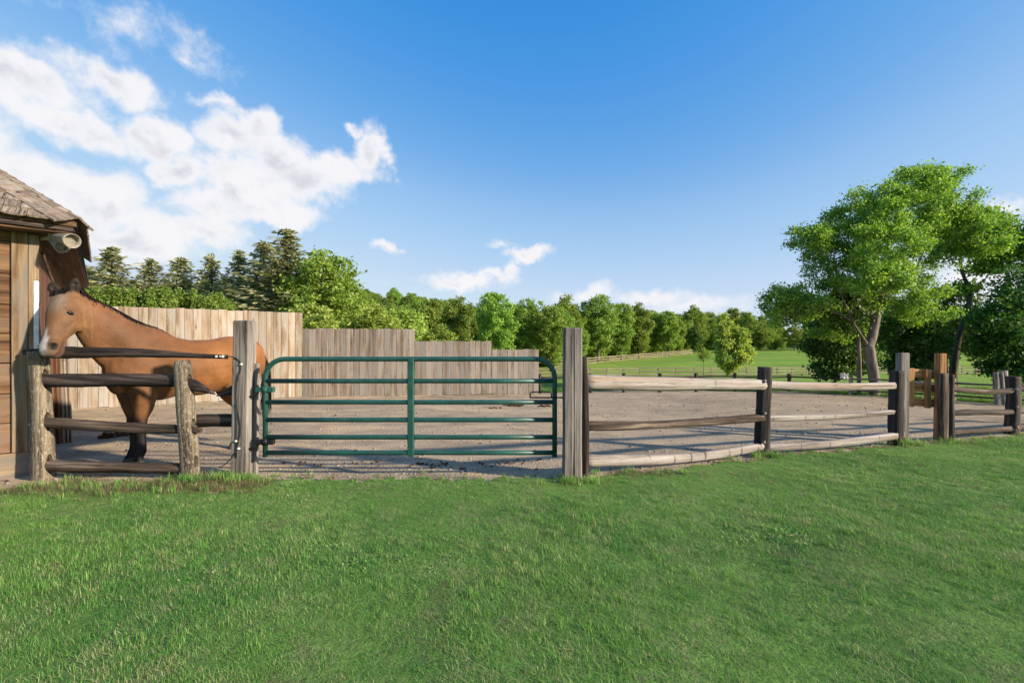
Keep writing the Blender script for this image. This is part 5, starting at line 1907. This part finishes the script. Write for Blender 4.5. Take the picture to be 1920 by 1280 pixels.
col = mixv(col, np.clip(blz + wide, 0, 1), (0.42, 0.40, 0.405))
col = mixv(col, hd * sstep(hs_, 0.71, 0.755) * (0.55 + 0.3 * np.sin(hll * 60)), (0.12, 0.085, 0.07))
col = mixv(col, hd * sstep(hff, -0.062, -0.09) * sstep(hs_, 0.60, 0.66) * 0.8, (0.10, 0.06, 0.045))
mline = hd * np.exp(-((hff + 0.055 + 0.016 * (0.765 - hs_) / 0.185) / 0.009) ** 2) * sstep(hs_, 0.575, 0.60)
col = mixv(col, np.clip(mline, 0, 1) * 0.85, (0.03, 0.018, 0.015))
col *= (1 + 0.20 * np.clip(fbm2(lx * 1.1 + ly * 0.3, lz * 1.2, 17, 4.0, 5), -1.2, 1.2) * (1 - 0.6 * hd))[:, None]
col = mixv(col, sstep(np.abs(ly - 0.03 * (lx > 0.1)), 0.060, 0.022) * sstep(nr[:, 2], 0.35, 0.7) * (lx > -0.62) * (lx < 0.26) * (lz > 1.6) * 0.85, (0.035, 0.022, 0.016))
col *= np.where(lx > -0.9, 1 - 0.14 * sstep(lx, -0.9, -0.3), 1.0)[:, None]
col = mixv(col, hd * np.exp(-(((hs_ - 0.42) / 0.10) ** 2 + ((hff + 0.02) / 0.03) ** 2)) * 0.45, (0.07, 0.045, 0.032))  # shadow line down the cheek, painted into the coat
col = mixv(col, dark, (0.012, 0.009, 0.008))
ca = horse_me.color_attributes.new('coat', 'FLOAT_COLOR', 'POINT')
ca.data.foreach_set('color', np.concatenate([np.clip(col, 0, 1), np.ones((nv, 1))], 1).astype(np.float32).ravel())
for p_ in horse_me.polygons:
    p_.use_smooth = True


def coat_mat():
    m, t, b = new_mat('bay_horse_coat')
    a = t.nodes.new('ShaderNodeVertexColor')
    a.layer_name = 'coat'
    tc = t.nodes.new('ShaderNodeTexCoord').outputs['Object']
    n = noise(t, vm(t, 'MULTIPLY', tc, (70, 70, 30)), 1.0, 4, 0.65)
    n2 = noise(t, tc, 7.0, 4, 0.6)
    f = mth(t, 'ADD', mth(t, 'MULTIPLY_ADD', n, 0.55, 0.725), mth(t, 'MULTIPLY_ADD', n2, 0.7, -0.35))
    c = mixc(t, 1.0, a.outputs[0], nd(t, 'ShaderNodeCombineXYZ', None, i0=f, i1=f, i2=f).outputs[0], 'MULTIPLY')
    t.links.new(c, b.inputs['Base Color'])
    b.inputs['Roughness'].default_value = 0.62
    b.inputs['Specular IOR Level'].default_value = 0.22
    b.inputs['Sheen Weight'].default_value = 0.06
    b.inputs['Sheen Roughness'].default_value = 0.4
    bp = nd(t, 'ShaderNodeBump', None, Strength=0.5, Distance=0.008, Height=n)
    t.links.new(bp.outputs[0], b.inputs['Normal'])
    return m


M['coat'] = coat_mat()
M['hair'] = plain('black_horse_hair', (0.016, 0.011, 0.009), 0.65, spec=0.2, var=0.4, scale=60)
M['eye'] = plain('dark_horse_eye', (0.012, 0.007, 0.005), 0.08, spec=0.9, var=0.2)
horse = thing('horse', HB, 'bay horse with a white snip resting its head over the rail fence', 'horse')
put('body', horse_me, M['coat'], horse)
def eye_frame(c):
    m_ = Matrix((hf, hl_, hn)).transposed().to_4x4() @ Matrix.Diagonal((1.35, 0.85, 0.78, 1))
    m_.translation = c
    return m_


for s in (1, -1):
    bm = bmesh.new()
    bmesh.ops.create_uvsphere(bm, u_segments=20, v_segments=14, radius=0.026)
    put('eye', bm_mesh('eye', bm, True), M['eye'], horse, eye_frame(hp(0.276, -0.018, 0.139 * s)))


def strands(name, roots, seed, parent=horse):
    """hair locks: list of (start, end, sag vector, width)"""
    r = random.Random(seed)
    V, Q = [], []
    for a, b, sag, w in roots:
        a, b = Vector(a), Vector(b)
        d = (b - a)
        sd = d.cross(Vector((r.uniform(-1, 1), r.uniform(-1, 1), r.uniform(-1, 1)))).normalized()
        k0 = len(V)
        m_ = 6
        for i in range(m_ + 1):
            f = i / m_
            p_ = a.lerp(b, f) + Vector(sag) * math.sin(math.pi * f * 0.9)
            ww = w * (1 - 0.75 * f ** 2)
            V += [p_ - sd * ww, p_ + sd * ww]
        for i in range(m_):
            q = k0 + 2 * i
            Q.append((q, q + 1, q + 3, q + 2))
    return put(name, mesh_np(name, [tuple(v) for v in V], np.array(Q), 4, True), M['hair'], parent)


rr_ = random.Random(6)
locks = []
for k in range(700):      # forelock between the ears, combed down over the forehead
    l = rr_.uniform(-0.105, 0.105)
    a = hp(-0.055 + rr_.uniform(-.01, .02), -0.01 + rr_.uniform(-.03, .03), l * 0.8)
    e = hp(0.055 + rr_.uniform(-0.05, 0.02) - abs(l) * 0.25, 0.078 + rr_.uniform(-.006, .003) - abs(l) * 0.2, l * 1.12 + rr_.uniform(-.012, .012))
    locks.append((a, e, hf * 0.020 - hn * 0.012, 0.0045))
strands('forelock', locks, 1)
crest = [hw(0.245, 0.045, 2.10), hw(0.13, 0.02, 2.035), hw(0.03, 0.008, 1.975), hw(-0.07, 0.0, 1.90), hw(-0.17, 0, 1.835), hw(-0.27, 0, 1.78), hw(-0.38, 0, 1.73), hw(-0.50, 0, 1.705)]
# snap the crest to the body that was grown
cr2 = []
for p_ in crest:
    q = p_.copy()
    d = np.hypot(lx - (q - HB).dot(hu), ly - (q - HB).dot(hv))
    near = d < 0.05
    if near.any():
        q.z = float(co[near, 2].max()) - 0.012
    cr2.append(q)
locks = []
for k in range(1300):
    f = rr_.uniform(0, len(cr2) - 1.001)
    i = int(f)
    a = cr2[i].lerp(cr2[i + 1], f - i) + hv * rr_.uniform(-0.016, 0.016)
    ln = rr_.uniform(0.05, 0.13) * (1 - 0.45 * f / len(cr2))
    e = a + hv * (-ln * rr_.uniform(0.55, 1.0) * (1 if rr_.random() < 0.72 else -0.75)) + UP * (rr_.uniform(-0.9, -0.45) * ln) - hu * rr_.uniform(-.02, .03)
    locks.append((a, e, UP * 0.004, 0.006))
strands('mane', locks, 2)
locks = []
for k in range(420):
    a = hw(-1.695 + rr_.uniform(-.02, .02), rr_.uniform(-.03, .03), 1.40 + rr_.uniform(-.05, .02))
    e = hw(-1.735 + rr_.uniform(-.07, .06), rr_.uniform(-.07, .10), 0.55 + rr_.uniform(-.12, .5))
    locks.append((a, e, hu * -0.05, 0.009))
strands('tail', locks, 3)


# ================================================================ grass, weeds, droppings
def grass_mat(name, a, b_, dry, amount):
    m, t, b = new_mat(name)
    geo = t.nodes.new('ShaderNodeNewGeometry')
    isl = geo.outputs['Random Per Island']
    inst = t.nodes.new('ShaderNodeObjectInfo')
    pos = geo.outputs['Position']
    n1 = noise(t, pos, 0.9, 4, 0.65)
    n2 = noise(t, pos, 3.3, 4, 0.7)
    c = mixc(t, isl, a, b_)
    c = mixc(t, mth(t, 'MULTIPLY', maprange(t, n1, 0.46, 0.66), 0.42), c, (b_[0] * 1.3, b_[1] * 1.05, b_[2] * 1.4))
    n0 = noise(t, pos, 0.55, 5, 0.62)
    c = mixc(t, mth(t, 'MULTIPLY', maprange(t, n0, 0.54, 0.38), 0.6), c, (a[0] * 0.75, a[1] * 0.95, a[2] * 1.0))
    dr = mth(t, 'ADD', mth(t, 'MULTIPLY', maprange(t, n2, 0.44, 0.68), 0.45), amount)
    c = mixc(t, mth(t, 'LESS_THAN', mth(t, 'FRACT', mth(t, 'MULTIPLY_ADD', isl, 37.7, inst.outputs['Random'])), dr), c, dry)
    t.links.new(c, b.inputs['Base Color'])
    b.inputs['Roughness'].default_value = 0.5
    b.inputs['Specular IOR Level'].default_value = 0.35
    tr = nd(t, 'ShaderNodeBsdfTranslucent', None, Color=mixc(t, 1.0, c, (1.2, 1.2, 0.7), 'MULTIPLY'))
    mx = nd(t, 'ShaderNodeMixShader', None, i0=0.3, i1=b.outputs[0], i2=tr.outputs[0])
    t.links.new(mx.outputs[0], t.nodes['Material Output'].inputs[0])
    return m


M['grass'] = grass_mat('lawn_grass_blade', (0.104, 0.25, 0.045), (0.208, 0.40, 0.085), (0.36, 0.38, 0.18), 0.07)
M['straw_tone'] = grass_mat('dry_grass_blade', (0.20, 0.16, 0.085), (0.33, 0.27, 0.16), (0.10, 0.14, 0.04), 0.10)
M['dung'] = plain('dry_dung', (0.085, 0.042, 0.022), 0.95, spec=0.1, var=0.5, scale=25, bump=1.0)
M['clod'] = plain('dark_earth_clod', (0.055, 0.042, 0.035), 0.95, spec=0.1, var=0.4, scale=40, bump=1.0)


def tuft(seed, n, rad, hmin, hmax, lean, width, mat, flat=0.0):
    r = np.random.RandomState(seed)
    V, Fq = [], []
    for i in range(n):
        a, q = r.uniform(0, 6.283), rad * math.sqrt(r.uniform())
        x, y = q * math.cos(a), q * math.sin(a)
        h = r.uniform(hmin, hmax)
        la = r.uniform(0, 6.283)
        ln = abs(r.normal()) * lean
        if r.uniform() < flat:
            ln *= 2.4
            h *= 0.75
        dx, dy = math.cos(la), math.sin(la)
        w = width * r.uniform(0.6, 1.3)
        wx, wy = -dy * w, dx * w
        base = len(V)
        for k, f in enumerate((0.0, 0.4, 0.75)):
            z = h * f * (1 - 0.25 * min(1.5, ln) * f)
            ox = ln * h * f ** 1.7
            ww = (1, 0.8, 0.5)[k]
            V += [(x + dx * ox - wx * ww, y + dy * ox - wy * ww, z), (x + dx * ox + wx * ww, y + dy * ox + wy * ww, z)]
        ox = ln * h
        V.append((x + dx * ox * 1.05, y + dy * ox * 1.05, h * (1 - 0.3 * min(1.5, ln))))
        Fq += [(base, base + 1, base + 3, base + 2), (base + 2, base + 3, base + 5, base + 4), (base + 4, base + 5, base + 6)]
    me = bpy.data.meshes.new('tuft')
    me.from_pydata(V, [], Fq)
    me.materials.append(mat)
    return me


def view_ok(x, y, margin=1.2):
    return np.abs(x) < 1.14 * y + margin


rg = np.random.RandomState(41)
# lawn: denser towards the camera, thinning out along the bare edge by the fence
N = 120000
gxp = rg.uniform(-9, 14, N)
gyp = rg.uniform(1.2, 9.2, N)
e_ = edge_y(gxp)
dist = e_ - gyp
dens = np.clip(0.36 + 3.6 / np.maximum(gyp, 1.5) ** 1.35, 0, 1.0)
bare = np.clip((dist + 0.04) / 0.30, 0, 1) ** 0.8
left_bare = np.where(gxp < -2.7, np.clip((dist - 0.10) / 0.55, 0, 1), 1)
patch = 0.55 + 0.45 * np.clip(fbm2(gxp, gyp, 21, 2.0, 3) + 0.7, 0, 1)
keep = (rg.uniform(size=N) < dens * bare * left_bare * patch) & view_ok(gxp, gyp) & (dist > -0.04)
gxp, gyp = gxp[keep], gyp[keep]
gz_ = 0.040 + 0.012 * fbm2(gxp, gyp, 8, 1.3, 3)
hgt = 0.80 + 0.35 * fbm2(gxp, gyp, 33, 1.7, 3)
scl = 0.66 * np.clip(hgt, 0.5, 1.5) * rg.uniform(0.75, 1.25, len(gxp))
tufts = [tuft(s, 52, 0.09, 0.028, 0.070, 1.05, 0.0021, M['grass'], 0.40) for s in range(5)] + [tuft(9, 46, 0.09, 0.035, 0.085, 1.25, 0.0019, M['grass'], 0.5), tuft(10, 30, 0.06, 0.05, 0.11, 0.4, 0.0023, M['grass']), tuft(11, 30, 0.10, 0.03, 0.075, 1.6, 0.0016, M['straw_tone'], 0.9)]
kinds = rg.choice(8, len(gxp), p=[.16, .16, .15, .15, .13, .16, .05, .04])
thatch = fbm2(gxp, gyp, 55, 2.6, 4) > 0.55
kinds = np.where(thatch & (rg.uniform(size=len(gxp)) < 0.30), 7, kinds)
weed = fbm2(gxp, gyp, 66, 3.1, 3) > 0.8
kinds = np.where(weed & (rg.uniform(size=len(gxp)) < 0.25), 8, kinds)
wv, wf = [], []
rwd = np.random.RandomState(12)
for _ in range(16):          # clover and plantain: low round leaves
    a0, q0_ = rwd.uniform(0, 6.28), 0.07 * math.sqrt(rwd.uniform())
    c0 = np.array((q0_ * math.cos(a0), q0_ * math.sin(a0), rwd.uniform(0.018, 0.04)))
    r0_ = rwd.uniform(0.007, 0.014)
    tl_ = rwd.normal(size=2) * 0.35
    b0_ = len(wv)
    for k in range(6):
        an = k * math.pi / 3
        dx_, dy_ = math.cos(an) * r0_, math.sin(an) * r0_
        wv.append((c0[0] + dx_, c0[1] + dy_, c0[2] + dx_ * tl_[0] + dy_ * tl_[1]))
    wf.append(tuple(range(b0_, b0_ + 6)))
wme = bpy.data.meshes.new('clover')
wme.from_pydata(wv, [], wf)
wme.materials.append(M['grass'])
tufts.append(wme)
gr = scatter('grass', np.stack([gxp, gyp, gz_ - 0.004], 1), scl, rg.uniform(0, 6.28, len(gxp)), kinds, tufts, None)
tag(gr, 'short green lawn grass with dry blades in front of the fence', 'grass', kind='stuff')

# dry grass and straw along the foot of the barn and of the left fence, weeds at the posts
P_, S_, K_ = [], [], []


def clump(cx, cy, sx, sy, n, k, s0, s1):
    for _ in range(n):
        P_.append((rg.normal() * sx + cx, rg.normal() * sy + cy, 0.03))
        S_.append(rg.uniform(s0, s1))
        K_.append(k if rg.uniform() < 0.8 else 1 - k)


for _ in range(900):
    x = rg.uniform(-6.2, -2.6)
    y = float(edge_y(x)) + rg.normal() * 0.13 - 0.10
    P_.append((x, y, 0.03))
    S_.append(rg.uniform(0.5, 1.1))
    K_.append(0 if rg.uniform() < 0.8 else 1)
clump(-3.42, 4.90, 0.09, 0.05, 26, 1, 0.7, 1.4)
clump(-3.28, 4.95, 0.12, 0.06, 34, 0, 0.9, 1.8)
clump(-3.0, 4.93, 0.14, 0.05, 30, 1, 0.8, 1.5)
clump(0.70, 4.84, 0.16, 0.04, 30, 1, 0.8, 1.4)
clump(3.40, 6.02, 0.12, 0.05, 20, 1, 0.9, 1.5)
clump(5.85, 6.70, 0.12, 0.05, 22, 1, 0.9, 1.8)
clump(6.7, 6.9, 0.16, 0.06, 20, 1, 0.8, 1.4)
clump(1.6, 5.2, 0.25, 0.06, 40, 0, 0.7, 1.3)
for _ in range(260):
    x = rg.uniform(-2.6, 8.5)
    P_.append((x, float(edge_y(x)) + abs(rg.normal()) * 0.10 - 0.03, 0.03))
    S_.append(rg.uniform(0.4, 0.9))
    K_.append(0 if rg.uniform() < 0.6 else 1)
wd_t = [tuft(51, 26, 0.05, 0.03, 0.085, 1.1, 0.002, M['straw_tone'], 0.6), tuft(52, 26, 0.045, 0.04, 0.10, 0.5, 0.0024, M['grass'])]
wg_ = scatter('dry_grass', P_, S_, rg.uniform(0, 6.28, len(P_)), K_, wd_t, None)
tag(wg_, 'straggly dry grass along the foot of the fence and barn', 'dry grass', kind='stuff')

# meadow edge: taller rough grass just beyond the paddock
n = 5000
x = rg.uniform(-1, 19, n)
y = np.interp(x, fx, fy) + 0.15 * np.sin(x * 2.3) + 0.1 + rg.uniform(0, 1, n) ** 1.6 * 5
z = terrain(x, y)
mg = scatter('meadow_grass', np.stack([x, y, z], 1), rg.uniform(1.6, 3.2, n), rg.uniform(0, 6.28, n), rg.choice(5, n), tufts[:5], None)
tag(mg, 'rough meadow grass along the far edge of the paddock', 'grass', kind='stuff')


# stones, clods and dung on the paddock floor
def lump(seed, n=1, squash=0.7):
    r = random.Random(seed)
    bm = bmesh.new()
    bmesh.ops.create_icosphere(bm, subdivisions=2, radius=1.0)
    ph = [r.uniform(0, 6) for _ in range(6)]
    for v in bm.verts:
        c = v.co
        k = 1 + 0.22 * math.sin(c.x * 3 + ph[0]) * math.sin(c.y * 3.3 + ph[1]) + 0.14 * math.sin(c.z * 5 + ph[2]) + r.uniform(-0.09, 0.09)
        v.co = Vector((c.x * k, c.y * k * 0.85, c.z * k * squash))
    return bm_mesh('lump', bm, True)


def with_m(me, mat):
    me.materials.append(mat)
    return me


n = 3000
y = rg.uniform(0, 1, n) ** 1.5 * 8.6
x = rg.uniform(-1.05, 1.12, n) * (y + 5.0)
y = edge_y(x) + 0.05 + y
ok = (y < np.interp(x, fx, fy)) & (y < 14)
x, y = x[ok], y[ok]
st = [with_m(lump(i), M['clod'] if i < 1 else plain('paddock_stone', (0.26, 0.23, 0.20), 0.9, spec=0.1, var=0.3)) for i in range(4)]
gv = scatter('gravel', np.stack([x, y, np.full(len(x), 0.028)], 1), 0.004 + 0.016 * rg.uniform(size=len(x)) ** 4 + 0.004, rg.uniform(0, 6.28, len(x)), rg.choice(4, len(x), p=[0.10, 0.30, 0.30, 0.30]), st, None)
tag(gv, 'loose stones and clods strewn over the paddock dirt', 'gravel', kind='stuff')
dl = [with_m(lump(20 + i, squash=0.75), M['dung']) for i in range(3)]


def dung(label, pts, n, spread, s0, s1, seed):
    r = np.random.RandomState(seed)
    P, Sx = [], []
    for _ in range(n):
        c = pts[r.randint(len(pts))]
        P.append((c.x + r.normal() * spread[0], c.y + r.normal() * spread[1], 0.03 + abs(r.normal()) * spread[2]))
        Sx.append(r.uniform(s0, s1))
    o = scatter('dung_pile', P, Sx, r.uniform(0, 6.28, n), r.choice(3, n), dl, None)
    tag(o, label, 'dung', kind='stuff')


dung('heap of brown dung on the dirt left of the horse leg', [gd(197, 824), gd(215, 821), gd(232, 819), gd(243, 817)], 70, (0.05, 0.04, 0.03), 0.018, 0.034, 1)
dung('scattered dark dung crumbs below the right half of the gate', [gd(905, 876), gd(950, 872), gd(980, 868), gd(870, 884), gd(835, 873), gd(800, 876), gd(700, 872), gd(578, 874)], 70, (0.16, 0.06, 0.004), 0.006, 0.022, 2)
dung('small dark dung heap far behind the gate', [gd(962, 763), gd(970, 763), gd(1020, 764), gd(930, 768)], 50, (0.09, 0.05, 0.02), 0.02, 0.04, 3)
